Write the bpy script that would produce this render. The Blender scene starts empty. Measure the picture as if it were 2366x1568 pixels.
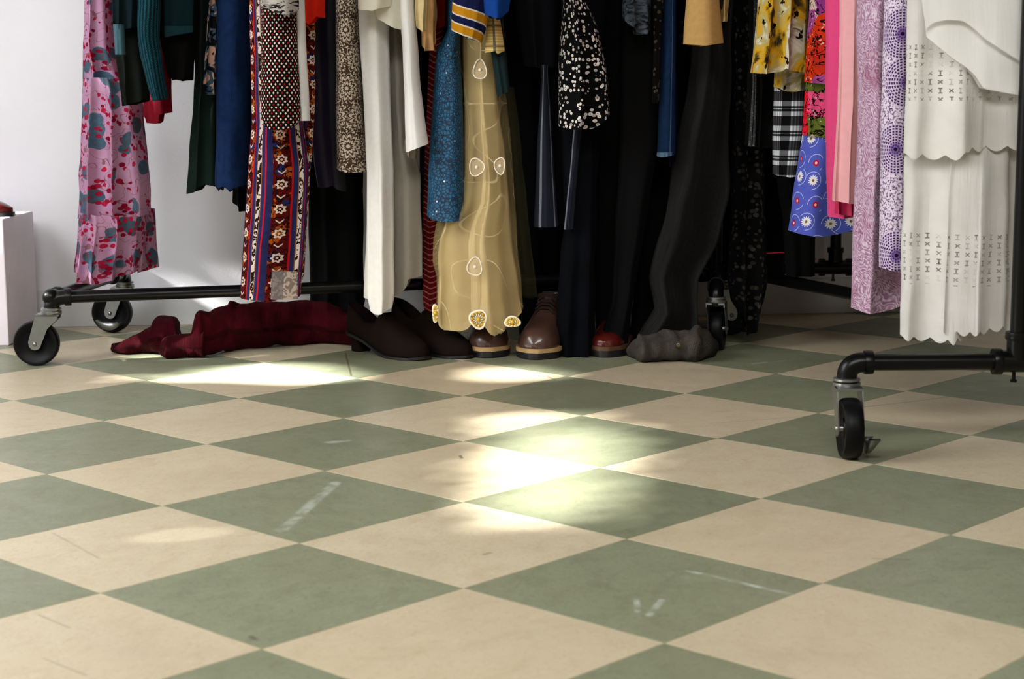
import bpy, bmesh, math, random
from mathutils import Vector, Matrix, noise
random.seed(7)
C = bpy.context.scene.collection
PI = math.pi

# ------------------------------------------------------------------ camera
CX, CY, F = 1183.0, 784.0, 3995.8
H, PITCH, ROLL = 0.5939, 0.14597, -0.00577
_R = Vector((1, 0, 0)); _U = Vector((0, math.sin(PITCH), math.cos(PITCH))); FW = Vector((0, math.cos(PITCH), -math.sin(PITCH)))
RX = _R*math.cos(ROLL) + _U*math.sin(ROLL); UX = -_R*math.sin(ROLL) + _U*math.cos(ROLL)
cam_d = bpy.data.cameras.new('camera'); cam = bpy.data.objects.new('camera', cam_d); C.objects.link(cam)
cam.matrix_world = Matrix(((RX.x, UX.x, -FW.x, 0), (RX.y, UX.y, -FW.y, 0), (RX.z, UX.z, -FW.z, H), (0, 0, 0, 1)))
cam_d.sensor_width = 36; cam_d.lens = F/2366*36; cam_d.clip_start = 0.05
cam_d.dof.use_dof = True; cam_d.dof.focus_distance = 3.45; cam_d.dof.aperture_fstop = 9
bpy.context.scene.camera = cam

# ------------------------------------------------------------------ world, exposure, lights
sc = bpy.context.scene
sc.view_settings.view_transform = 'Standard'; sc.view_settings.look = 'None'
sc.view_settings.gamma = 1; sc.view_settings.use_curve_mapping = False
sc.view_settings.exposure = EXPOSURE = 0.14
w = bpy.data.worlds.new('world'); sc.world = w; w.use_nodes = True
w.node_tree.nodes['Background'].inputs[0].default_value = (0.95, 0.97, 1.0, 1)
w.node_tree.nodes['Background'].inputs[1].default_value = 0.02
SUND = Vector((0.80, 0.30, -0.49)).normalized()
def sun_lamp():
    l = bpy.data.lights.new('sun', 'SUN'); o = bpy.data.objects.new('sun', l); C.objects.link(o)
    l.energy = 42.0; l.angle = math.radians(1.8); l.color = (1.0, 1.0, 0.98)
    o.rotation_euler = SUND.to_track_quat('-Z', 'Y').to_euler()
sun_lamp()
def area(name, loc, target, sx, sy, energy, col):
    l = bpy.data.lights.new(name, 'AREA'); o = bpy.data.objects.new(name, l); C.objects.link(o)
    l.shape = 'RECTANGLE'; l.size = sx; l.size_y = sy; l.energy = energy; l.color = col
    o.location = loc; o.rotation_euler = (Vector(target)-Vector(loc)).to_track_quat('-Z', 'Y').to_euler()
area('side_window_daylight', (-2.1, 2.45, 1.35), (0.2, 3.3, 0.2), 1.7, 1.3, 75, (0.96, 0.975, 1.0))
area('overhead_fill', (-0.1, -0.3, 2.6), (0.1, 0.9, 0.0), 2.6, 1.2, 150, (1.0, 0.995, 0.96))  # added fill lamp overhead, brightens the floor near the camera

# ------------------------------------------------------------------ pixel helpers (the frame is 2366 x 1568)
def ray(x, v):
    return RX*((x-CX)/F) - UX*((v-CY)/F) + FW
def at(x, v, y):                       # point on the vertical plane Y = y
    d = ray(x, v); return Vector((0, 0, H)) + d*(y/d.y)
def fl(x, v, z=0.0):                   # point on the level plane Z = z
    d = ray(x, v); return Vector((0, 0, H)) + d*((z-H)/d.z)
def proj(p):
    q = Vector(p)-Vector((0, 0, H)); dd = q.dot(FW)
    return CX+F*q.dot(RX)/dd, CY-F*q.dot(UX)/dd
def lerp(tab, x):
    if x <= tab[0][0]: return tab[0][1:]
    for a, b in zip(tab, tab[1:]):
        if x <= b[0]:
            t = (x-a[0])/max(b[0]-a[0], 1e-9); return [p+(q-p)*t for p, q in zip(a[1:], b[1:])]
    return tab[-1][1:]
def inside(poly, x, y):
    c = False; j = len(poly)-1
    for i in range(len(poly)):
        (xi, yi), (xj, yj) = poly[i], poly[j]
        if (yi > y) != (yj > y) and x < (xj-xi)*(y-yi)/(yj-yi)+xi: c = not c
        j = i
    return c

# ------------------------------------------------------------------ object helpers
def link(name, verts, faces, mat, parent=None, uvs=None, smooth=True):
    me = bpy.data.meshes.new(name); me.from_pydata([tuple(v) for v in verts], [], faces)
    if mat: me.materials.append(mat)
    if smooth: me.polygons.foreach_set('use_smooth', [True]*len(me.polygons))
    if uvs:
        lay = me.uv_layers.new(name='UVMap')
        for p in me.polygons:
            us = [uvs[vi] for vi in p.vertices]
            lo = min(u[0] for u in us); hi = max(u[0] for u in us)
            for li, vi in zip(p.loop_indices, p.vertices):
                u = uvs[vi]
                if len(u) > 2 and hi-lo > u[2]*0.5 and u[0] < 0: u = (u[0]+u[2], u[1])
                lay.data[li].uv = (u[0], u[1])
    me.update()
    o = bpy.data.objects.new(name, me); C.objects.link(o)
    if parent: o.parent = parent
    return o
def bmobj(name, bm, mat, parent=None, smooth=True):
    me = bpy.data.meshes.new(name); bmesh.ops.recalc_face_normals(bm, faces=bm.faces); bm.to_mesh(me); bm.free()
    if mat: me.materials.append(mat)
    if smooth: me.polygons.foreach_set('use_smooth', [True]*len(me.polygons))
    o = bpy.data.objects.new(name, me); C.objects.link(o)
    if parent: o.parent = parent
    return o
def sharp(o, deg=40):
    me = o.data; bm = bmesh.new(); bm.from_mesh(me)
    for e in bm.edges:
        if len(e.link_faces) == 2 and e.calc_face_angle(0) > math.radians(deg): e.smooth = False
    bm.to_mesh(me); bm.free(); return o
def thing(name, label, cat, loc=(0, 0, 0), group=None):
    o = bpy.data.objects.new(name, None); C.objects.link(o); o.location = loc; o.empty_display_size = .05
    tag(o, label, cat, group); bpy.context.view_layer.update(); return o
def tag(o, label, cat, group=None):
    o['label'] = label; o['category'] = cat
    if group: o['group'] = group
    return o
def struct(o): o['kind'] = 'structure'; return o
def under(child, parent):
    child.parent = parent; child.matrix_parent_inverse = Matrix.Translation(parent.location).inverted(); return child
def box_bm(bm, lo, hi, bev=0):
    r = bmesh.ops.create_cube(bm, size=1); vs = r['verts']
    for v in vs: v.co = Vector([l+(h-l)*(c+.5) for l, h, c in zip(lo, hi, v.co)])
    if bev:
        es = list({e for v in vs for e in v.link_edges}); bmesh.ops.bevel(bm, geom=es, offset=bev, segments=2, affect='EDGES', profile=.5)
def sweep(bm, pts, rad, seg=16, cap=True):
    """tube along pts; rad is a number or a list"""
    pts = [Vector(p) for p in pts]; n = len(pts); rads = rad if isinstance(rad, (list, tuple)) else [rad]*n
    t0 = (pts[1]-pts[0]).normalized(); up = Vector((0, 0, 1)) if abs(t0.z) < .9 else Vector((0, 1, 0))
    nrm = (up-t0*up.dot(t0)).normalized(); rings = []
    for i in range(n):
        t = (pts[min(i+1, n-1)]-pts[max(i-1, 0)])
        t = t.normalized() if t.length > 1e-9 else t0
        nrm = (nrm-t*nrm.dot(t)).normalized(); b = t.cross(nrm)
        rings.append([bm.verts.new(pts[i]+(nrm*math.cos(2*PI*k/seg)+b*math.sin(2*PI*k/seg))*rads[i]) for k in range(seg)])
    for a, b in zip(rings, rings[1:]):
        for k in range(seg): bm.faces.new((a[k], a[(k+1) % seg], b[(k+1) % seg], b[k]))
    if cap: bm.faces.new(rings[0][::-1]); bm.faces.new(rings[-1])
def lathe(bm, prof, org, axis, seg=32):
    """prof: list of (radius, distance along axis)"""
    axis = Vector(axis).normalized(); up = Vector((0, 0, 1)) if abs(axis.z) < .9 else Vector((1, 0, 0))
    a = axis.cross(up).normalized(); b = axis.cross(a); org = Vector(org); rings = []
    for r, h in prof:
        if r < 1e-6: rings.append([bm.verts.new(org+axis*h)])
        else: rings.append([bm.verts.new(org+axis*h+(a*math.cos(2*PI*k/seg)+b*math.sin(2*PI*k/seg))*r) for k in range(seg)])
    for p, q in zip(rings, rings[1:]):
        for k in range(seg):
            k2 = (k+1) % seg
            if len(p) == 1 and len(q) == 1: continue
            if len(p) == 1: bm.faces.new((p[0], q[k], q[k2]))
            elif len(q) == 1: bm.faces.new((p[k], p[k2], q[0]))
            else: bm.faces.new((p[k], p[k2], q[k2], q[k]))
def ball(bm, c, r, seg=8, scale=(1, 1, 1)):
    m = Matrix.Translation(Vector(c)) @ Matrix.Diagonal((scale[0], scale[1], scale[2], 1))
    bmesh.ops.create_uvsphere(bm, u_segments=seg, v_segments=max(4, seg//2+1), radius=r, matrix=m)

# ------------------------------------------------------------------ node expressions
def L(r, g, b):
    f = lambda c: ((c/255+.055)/1.055)**2.4 if c > 10 else c/255/12.92
    return (f(r), f(g), f(b), 1)
class E:
    """a float socket with arithmetic"""
    def __init__(s, m, k): s.m, s.k = m, k
    def __add__(s, o): return s.m.math('ADD', s, o)
    __radd__ = __add__
    def __sub__(s, o): return s.m.math('SUBTRACT', s, o)
    def __rsub__(s, o): return s.m.math('SUBTRACT', o, s)
    def __mul__(s, o): return s.m.math('MULTIPLY', s, o)
    __rmul__ = __mul__
    def __truediv__(s, o): return s.m.math('DIVIDE', s, o)
    def __lt__(s, o): return s.m.math('LESS_THAN', s, o)
    def __gt__(s, o): return s.m.math('GREATER_THAN', s, o)
    def fr(s): return s.m.math('FRACT', s)
    def fl(s): return s.m.math('FLOOR', s)
    def ab(s): return s.m.math('ABSOLUTE', s)
    def sin(s): return s.m.math('SINE', s)
    def cos(s): return s.m.math('COSINE', s)
    def sq(s): return s.m.math('SQRT', s)
    def mn(s, o): return s.m.math('MINIMUM', s, o)
    def mx(s, o): return s.m.math('MAXIMUM', s, o)
    def step(s, a, b):
        n = s.m.nt.nodes.new('ShaderNodeMapRange'); n.interpolation_type = 'SMOOTHSTEP'
        s.m.put(n.inputs[0], s); s.m.put(n.inputs[1], a); s.m.put(n.inputs[2], b); return E(s.m, n.outputs[0])
class M:
    def __init__(s, name):
        s.mat = bpy.data.materials.new(name); s.mat.use_nodes = True; s.nt = s.mat.node_tree; s.nt.nodes.clear()
    def put(s, sock, v):
        if isinstance(v, E): s.nt.links.new(v.k, sock)
        elif hasattr(v, 'is_output'): s.nt.links.new(v, sock)
        else: sock.default_value = v
    def math(s, op, a, b=None):
        n = s.nt.nodes.new('ShaderNodeMath'); n.operation = op; s.put(n.inputs[0], a)
        if b is not None: s.put(n.inputs[1], b)
        return E(s, n.outputs[0])
    def uv(s):
        n = s.nt.nodes.new('ShaderNodeUVMap'); n.uv_map = 'UVMap'; return s.sep(n.outputs[0])
    def pos(s):
        n = s.nt.nodes.new('ShaderNodeNewGeometry'); return s.sep(n.outputs['Position'])
    def sep(s, v):
        q = s.nt.nodes.new('ShaderNodeSeparateXYZ'); s.put(q.inputs[0], v); return [E(s, q.outputs[i]) for i in range(3)]
    def vec(s, x, y, z=0.0):
        n = s.nt.nodes.new('ShaderNodeCombineXYZ')
        for i, c in enumerate((x, y, z)): s.put(n.inputs[i], c)
        return n.outputs[0]
    def noise(s, v, scale, detail=2, rough=.5, dist=0, col=False):
        n = s.nt.nodes.new('ShaderNodeTexNoise'); s.put(n.inputs['Vector'], v); n.inputs['Scale'].default_value = scale
        n.inputs['Detail'].default_value = detail; n.inputs['Roughness'].default_value = rough; n.inputs['Distortion'].default_value = dist
        return n.outputs['Color'] if col else E(s, n.outputs[0])
    def vor(s, v, scale, feat='F1', rnd=1.0):
        n = s.nt.nodes.new('ShaderNodeTexVoronoi'); n.feature = feat; s.put(n.inputs['Vector'], v)
        n.inputs['Scale'].default_value = scale; n.inputs['Randomness'].default_value = rnd
        if feat == 'DISTANCE_TO_EDGE': return E(s, n.outputs['Distance']), None, None
        return E(s, n.outputs['Distance']), s.sep(n.outputs['Color']), n.outputs['Position']
    def rnd(s, x, y):
        n = s.nt.nodes.new('ShaderNodeTexWhiteNoise'); n.noise_dimensions = '2D'; s.put(n.inputs['Vector'], s.vec(x, y)); return E(s, n.outputs['Value'])
    def mix(s, a, b, f):
        n = s.nt.nodes.new('ShaderNodeMix'); n.data_type = 'RGBA'; s.put(n.inputs[0], f); s.put(n.inputs[6], a); s.put(n.inputs[7], b); return n.outputs[2]
    def ramp(s, f, stops, const=False):
        n = s.nt.nodes.new('ShaderNodeValToRGB'); s.put(n.inputs[0], f); cr = n.color_ramp
        if const: cr.interpolation = 'CONSTANT'
        while len(cr.elements) < len(stops): cr.elements.new(.5)
        for e, (p, c) in zip(cr.elements, stops): e.position = p; e.color = c
        return n.outputs[0]
    def out(s, col, rough=.9, spec=.15, sheen=0, metal=0, bump=None, alpha=None, transl=0, coat=0):
        b = s.nt.nodes.new('ShaderNodeBsdfPrincipled'); s.put(b.inputs['Base Color'], col); s.put(b.inputs['Roughness'], rough)
        b.inputs['Specular IOR Level'].default_value = spec; b.inputs['Metallic'].default_value = metal
        b.inputs['Sheen Weight'].default_value = sheen; b.inputs['Coat Weight'].default_value = coat
        if bump:
            h, st, dist = bump; n = s.nt.nodes.new('ShaderNodeBump'); s.put(n.inputs['Height'], h)
            n.inputs['Strength'].default_value = st; n.inputs['Distance'].default_value = dist; s.nt.links.new(n.outputs[0], b.inputs['Normal'])
        sh = b.outputs[0]
        if transl:
            t = s.nt.nodes.new('ShaderNodeBsdfTranslucent'); s.put(t.inputs[0], col); mx = s.nt.nodes.new('ShaderNodeMixShader')
            mx.inputs[0].default_value = transl; s.nt.links.new(sh, mx.inputs[1]); s.nt.links.new(t.outputs[0], mx.inputs[2]); sh = mx.outputs[0]
        if alpha is not None:
            t = s.nt.nodes.new('ShaderNodeBsdfTransparent'); mx = s.nt.nodes.new('ShaderNodeMixShader'); s.put(mx.inputs[0], alpha)
            s.nt.links.new(t.outputs[0], mx.inputs[1]); s.nt.links.new(sh, mx.inputs[2]); sh = mx.outputs[0]
        o = s.nt.nodes.new('ShaderNodeOutputMaterial'); s.nt.links.new(sh, o.inputs[0]); return s.mat
def plain(name, col, rough=.5, spec=.5, metal=0, nz=0, coat=0):
    m = M(name); c = col
    if nz:
        x, y, z = m.pos(); n = m.noise(m.vec(x, y, z), nz, 3); c = m.mix(col, tuple(k*.7 for k in col[:3])+(1,), n)
    return m.out(c, rough, spec, metal=metal, coat=coat)
def weave(m, u, v, p=.0011):
    return (u*(2*PI/p)).sin()*(v*(2*PI/p)).sin()
def cloth(name, fn, rough=.92, spec=.10, sheen=.0, transl=0, wv=.0016, bs=.25, alpha=None, crease=14.0):
    """fn(m, u, v) returns the colour; u runs across the cloth and v down it, in metres"""
    m = M(name); u, v, _ = m.uv(); c = fn(m, u, v)
    gm = m.nt.nodes.new('ShaderNodeGamma'); m.put(gm.inputs[0], c); gm.inputs[1].default_value = 1.28; c = gm.outputs[0]
    h = weave(m, u, v, wv) + m.noise(m.vec(u, v), 260, 2)*1.5 + m.noise(m.vec(u, v*.10), 48, 3, .55)*crease + m.noise(m.vec(u, v), 34, 2)*crease*.3
    a = alpha(m, u, v) if callable(alpha) else alpha
    return m.out(c, rough, spec, sheen, bump=(h, min(1.0, bs*1.6), .0006), transl=transl, alpha=a)
def dyed(name, col, var=.25, **k):
    return cloth(name, lambda m, u, v: m.mix(col, tuple(c*(1-var) for c in col[:3])+(1,), m.noise(m.vec(u, v), 90, 4)), **k)

# ------------------------------------------------------------------ the setting
TS, YAW, TX, TY = 0.305, -0.75755, -0.28117, 2.21100
cy_, sy_ = math.cos(YAW), math.sin(YAW)
def grid(i, j): return Vector((TS*(i*cy_-j*sy_)+TX, TS*(i*sy_+j*cy_)+TY, 0))
def seg_mark(m, x, y, a, b, wd):
    a = fl(*a); b = fl(*b); d = b-a; l2 = d.x*d.x+d.y*d.y
    t = (((x-a.x)*d.x+(y-a.y)*d.y)/l2).mx(0.0).mn(1.0)
    dx = x-(t*d.x+a.x); dy = y-(t*d.y+a.y)
    return 1.0-((dx*dx+dy*dy).sq()).step(wd*.4, wd)
def tile_mat(name, base, dark, light):
    m = M(name); x, y, z = m.pos()
    oi = m.nt.nodes.new('ShaderNodeObjectInfo'); r = E(m, oi.outputs['Random'])
    ca = (r*6.28).cos(); sa = (r*6.28).sin()
    p = m.vec((x*ca-y*sa)+r*17, (x*sa+y*ca)*.55+r*31, r*9)
    c = m.mix(base, dark, m.noise(p, 30, 5, .7, .6).step(.42, .82)*.7)
    c = m.mix(c, light, m.noise(p, 60, 4, .7, .4).step(.52, .8)*.55)
    c = m.mix(c, dark, m.noise(m.vec(x, y*.6, r*3), 170, 3, .7).step(.5, .72)*.6)
    c = m.mix(c, light, m.noise(m.vec(x, y, r*5), 420, 1).step(.58, .72)*.4)
    c = m.mix(c, dark, (r-.5)*.35+.12)
    q = m.vec(x, y, 0.0)
    dirt = m.noise(q, 3.2, 4, .6).step(.5, .8)
    c = m.mix(c, L(120, 100, 82), dirt*.16)
    br = m.noise(q, 40, 3).step(.3, .7)
    pale = seg_mark(m, x, y, (650, 1225), (775, 1115), .012)*br*.45
    for a, b, wd, k in (((1590, 1318), (1825, 1372), .006, .6), ((1470, 1385), (1474, 1412), .005, .6), ((1500, 1420), (1530, 1385), .006, .5), ((760, 1022), (800, 1018), .012, .5), ((2230, 893), (2244, 893), .004, .7), ((1740, 840), (1815, 832), .006, .4)):
        pale = pale.mx(seg_mark(m, x, y, a, b, wd)*br*k)
    drk = seg_mark(m, x, y, (1980, 942), (2235, 912), .002)
    for a, b, wd, k in (((100, 930), (400, 915), .002, .5), ((500, 912), (760, 896), .002, .5), ((1640, 978), (1880, 960), .002, .5), ((1266, 870), (1282, 877), .004, .7), ((798, 815), (812, 868), .003, .8), ((1063, 1052), (1067, 1058), .004, .9), ((1120, 1280), (1130, 1277), .006, .6), ((2020, 1290), (2100, 1293), .004, .5), ((580, 1470), (590, 1476), .005, .7), ((90, 1420), (160, 1450), .003, .4), ((120, 1230), (230, 1290), .003, .35), ((100, 1520), (200, 1560), .003, .35)):
        drk = drk.mx(seg_mark(m, x, y, a, b, wd)*k)
    c = m.mix(c, L(205, 215, 205), pale); c = m.mix(c, L(60, 50, 42), drk*.7)
    ru = m.noise(q, 9, 4, .6).step(.3, .75)*.14+.34
    return m.out(c, ru, .32, bump=(m.noise(q, 34, 3)+m.noise(q, 420, 2)*.15, .12, .002))
BEIGE = tile_mat('cream vinyl tile', L(195, 182, 154), L(174, 156, 124), L(210, 200, 175))
GREEN = tile_mat('sage vinyl tile', L(131, 135, 109), L(106, 108, 85), L(152, 157, 133))
def checker_mat():
    m = M('vinyl tile field'); x, y, z = m.pos()
    i = ((x-TX)*cy_+(y-TY)*sy_)/TS; j = ((y-TY)*cy_-(x-TX)*sy_)/TS
    k = ((i.fl()+j.fl())*.5).fr() > .25
    return m.out(m.mix(L(194, 178, 152), L(128, 132, 108), k), .4, .3)
bm = bmesh.new(); box_bm(bm, (-2.6, -2.6, -.06), (2.7, 4.9, -.0035)); floor = struct(bmobj('floor', bm, checker_mat(), smooth=False))
bm = bmesh.new(); g = .0004; box_bm(bm, (g, g, -.0035), (TS-g, TS-g, 0), .0005)
me_b = bpy.data.meshes.new('tile'); bm.to_mesh(me_b); bm.free(); me_g = me_b.copy()
me_b.materials.append(BEIGE); me_g.materials.append(GREEN)
for i in range(-14, 15):
    for j in range(-14, 15):
        c = grid(i+.5, j+.5)
        if -1.75 < c.x < 1.65 and 1.25 < c.y < 4.62:
            o = bpy.data.objects.new('tile', me_b if (i+j) % 2 == 0 else me_g); C.objects.link(o)
            o.location = grid(i, j); o.rotation_euler = (0, 0, YAW); o.parent = floor

def wall_mat():
    m = M('white painted plaster'); x, y, z = m.pos(); p = m.vec(x, y, z)
    c = m.mix(L(226, 225, 228), L(212, 210, 214), m.noise(p, 5, 4))
    return m.out(c, .75, .2, bump=(m.noise(p, 210, 3)+m.noise(p, 60, 2)*.6, .35, .002))
WALL = wall_mat(); DUSK = plain('dark taupe paint', L(88, 76, 68), .8, .2, nz=4); TRIM = plain('white trim paint', L(222, 222, 222), .45, .35, nz=14)  # taupe of the unseen wall and ceiling is kept dark to cut bounced light
WA = fl(129, 756); WB = fl(1880, 724); wd = (WB-WA); wd.z = 0; wd.normalize(); wn = Vector((wd.y, -wd.x, 0))   # wn points at the room
def wall_box(name, s0, s1, d0, d1, z0, z1, mat, bev=0):
    bm = bmesh.new(); box_bm(bm, (s0, d0, z0), (s1, d1, z1), bev)
    for v in bm.verts: v.co = Vector((WA.x, WA.y, 0))+wd*v.co.x+wn*v.co.y+Vector((0, 0, v.co.z))
    return struct(bmobj(name, bm, mat, smooth=False))
wall_box('wall_back', -1.3, 4.0, -.14, -.012, -.05, 2.75, WALL)
wall_box('baseboard_back', -1.3, 4.0, -.012, 0, 0, .092, TRIM, .002)
struct(link('wall_right', [(2.6, -2.6, -.05), (2.6, 4.9, -.05), (2.6, 4.9, 2.75), (2.6, -2.6, 2.75)], [(0, 1, 2, 3)], DUSK, smooth=False))
bm = bmesh.new(); box_bm(bm, (-2.6, -2.6, 2.7), (2.7, 4.9, 2.8)); struct(bmobj('ceiling', bm, DUSK, smooth=False))
# left wall, out of the picture: added sun mask, its holes shaped to throw the sun patches
LWX = -2.2
PATCH = [  # (plane, polygon in frame pixels, openness)
 ('floor', [(360, 880), (480, 862), (560, 842), (640, 838), (740, 845), (830, 868), (815, 880), (700, 886), (560, 880)], 1),
 ('floor', [(250, 880), (250, 870), (400, 862), (470, 846), (640, 832), (600, 850), (400, 875)], .35),
 ('floor', [(1095, 872), (1105, 848), (1190, 850), (1290, 868), (1270, 876), (1120, 877)], .75),
 ('floor', [(1150, 1050), (1215, 1010), (1330, 995), (1400, 1015), (1410, 1060), (1385, 1090), (1395, 1140), (1330, 1180), (1230, 1190), (1175, 1165), (1150, 1110)], .85),
 ('floor', [(1110, 1150), (1100, 1080), (1120, 1000), (1140, 962), (1230, 948), (1340, 955), (1430, 985), (1460, 1050), (1440, 1100), (1430, 1160), (1370, 1215), (1270, 1235), (1180, 1220)], .36),
 ('floor', [(385, 1243), (385, 1234), (440, 1235), (440, 1243)], .3), ('floor', [(455, 1232), (460, 1224), (500, 1224), (500, 1232)], .3), ('floor', [(525, 1222), (525, 1212), (575, 1217), (575, 1224)], .3),
 ('floor', [(300, 830), (300, 818), (400, 816), (400, 828)], .8), ('floor', [(405, 775), (405, 750), (452, 750), (452, 775)], 1),
 ('wall', [(215, 668), (215, 655), (400, 652), (590, 646), (590, 658), (400, 664)], 1), ('wall', [(340, 735), (400, 708), (580, 690), (580, 752), (400, 760)], .4),
 ('mid', [(290, 790), (340, 748), (360, 760), (365, 815), (345, 815)], .9), ('mid', [(368, 790), (370, 760), (440, 770), (470, 765), (460, 790), (400, 830), (385, 825)], .7), ('mid', [(425, 828), (450, 810), (456, 830)], .8),
 ('top', [(-60, 500), (-60, 512), (60, 505), (60, 494)], 1), ('dress', [(178, -60), (182, 195), (216, 195), (216, -60)], .9), ('dress', [(195, 580), (200, 650), (250, 650), (250, 600)], .35)]
def hit(p, kind):
    if kind == 'floor': t = -p.z/SUND.z
    elif kind == 'top': t = (.298-p.z)/SUND.z
    elif kind == 'mid': t = (3.78-p.y)/SUND.y
    elif kind == 'dress': t = (3.84-p.y)/SUND.y
    else: t = -(p-WA).dot(wn)/SUND.dot(wn)
    return p+SUND*t if t > 0 else None
def build_sun_mask():
    cs = .016; ny, nz = 260, 140; y0, z0 = .15, .25; vs, fs, idx = [], [], {}
    def vert(a, b):
        if (a, b) not in idx: idx[(a, b)] = len(vs); vs.append((LWX, y0+a*cs, z0+b*cs))
        return idx[(a, b)]
    rr = random.Random(5)
    for a in range(ny):
        for b in range(nz):
            p = Vector((LWX, y0+(a+.5)*cs, z0+(b+.5)*cs)); hole = False
            for kind, poly, op in PATCH:
                q = hit(p, kind)
                if q is None or q.y < .6 or q.z < -.01: continue
                if inside(poly, *proj(q)):
                    if rr.random() < op: hole = True
                    break
            if not hole: fs.append((vert(a, b), vert(a+1, b), vert(a+1, b+1), vert(a, b+1)))
    y1, z1 = y0+ny*cs, z0+nz*cs
    for (ya, yb, za, zb) in ((-2.6, y0, -.05, 2.75), (y1, 4.9, -.05, 2.75), (y0, y1, -.05, z0), (y0, y1, z1, 2.75)):
        k = len(vs); vs.extend([(LWX, ya, za), (LWX, yb, za), (LWX, yb, zb), (LWX, ya, zb)]); fs.append((k, k+1, k+2, k+3))
    struct(link('sun_mask_wall', vs, fs, WALL, smooth=False))
build_sun_mask()

# ------------------------------------------------------------------ metals, leather
IRON = plain('black iron pipe', L(9, 9, 10), .30, .2, metal=0, nz=40)
RUBBER = plain('black rubber', L(8, 8, 9), .45, .14, nz=60)
ZINC = plain('zinc plated steel', L(150, 152, 150), .34, .5, metal=.85, nz=50)
BRASS = plain('dull brass', L(96, 84, 62), .4, .5, metal=.8)

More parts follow.
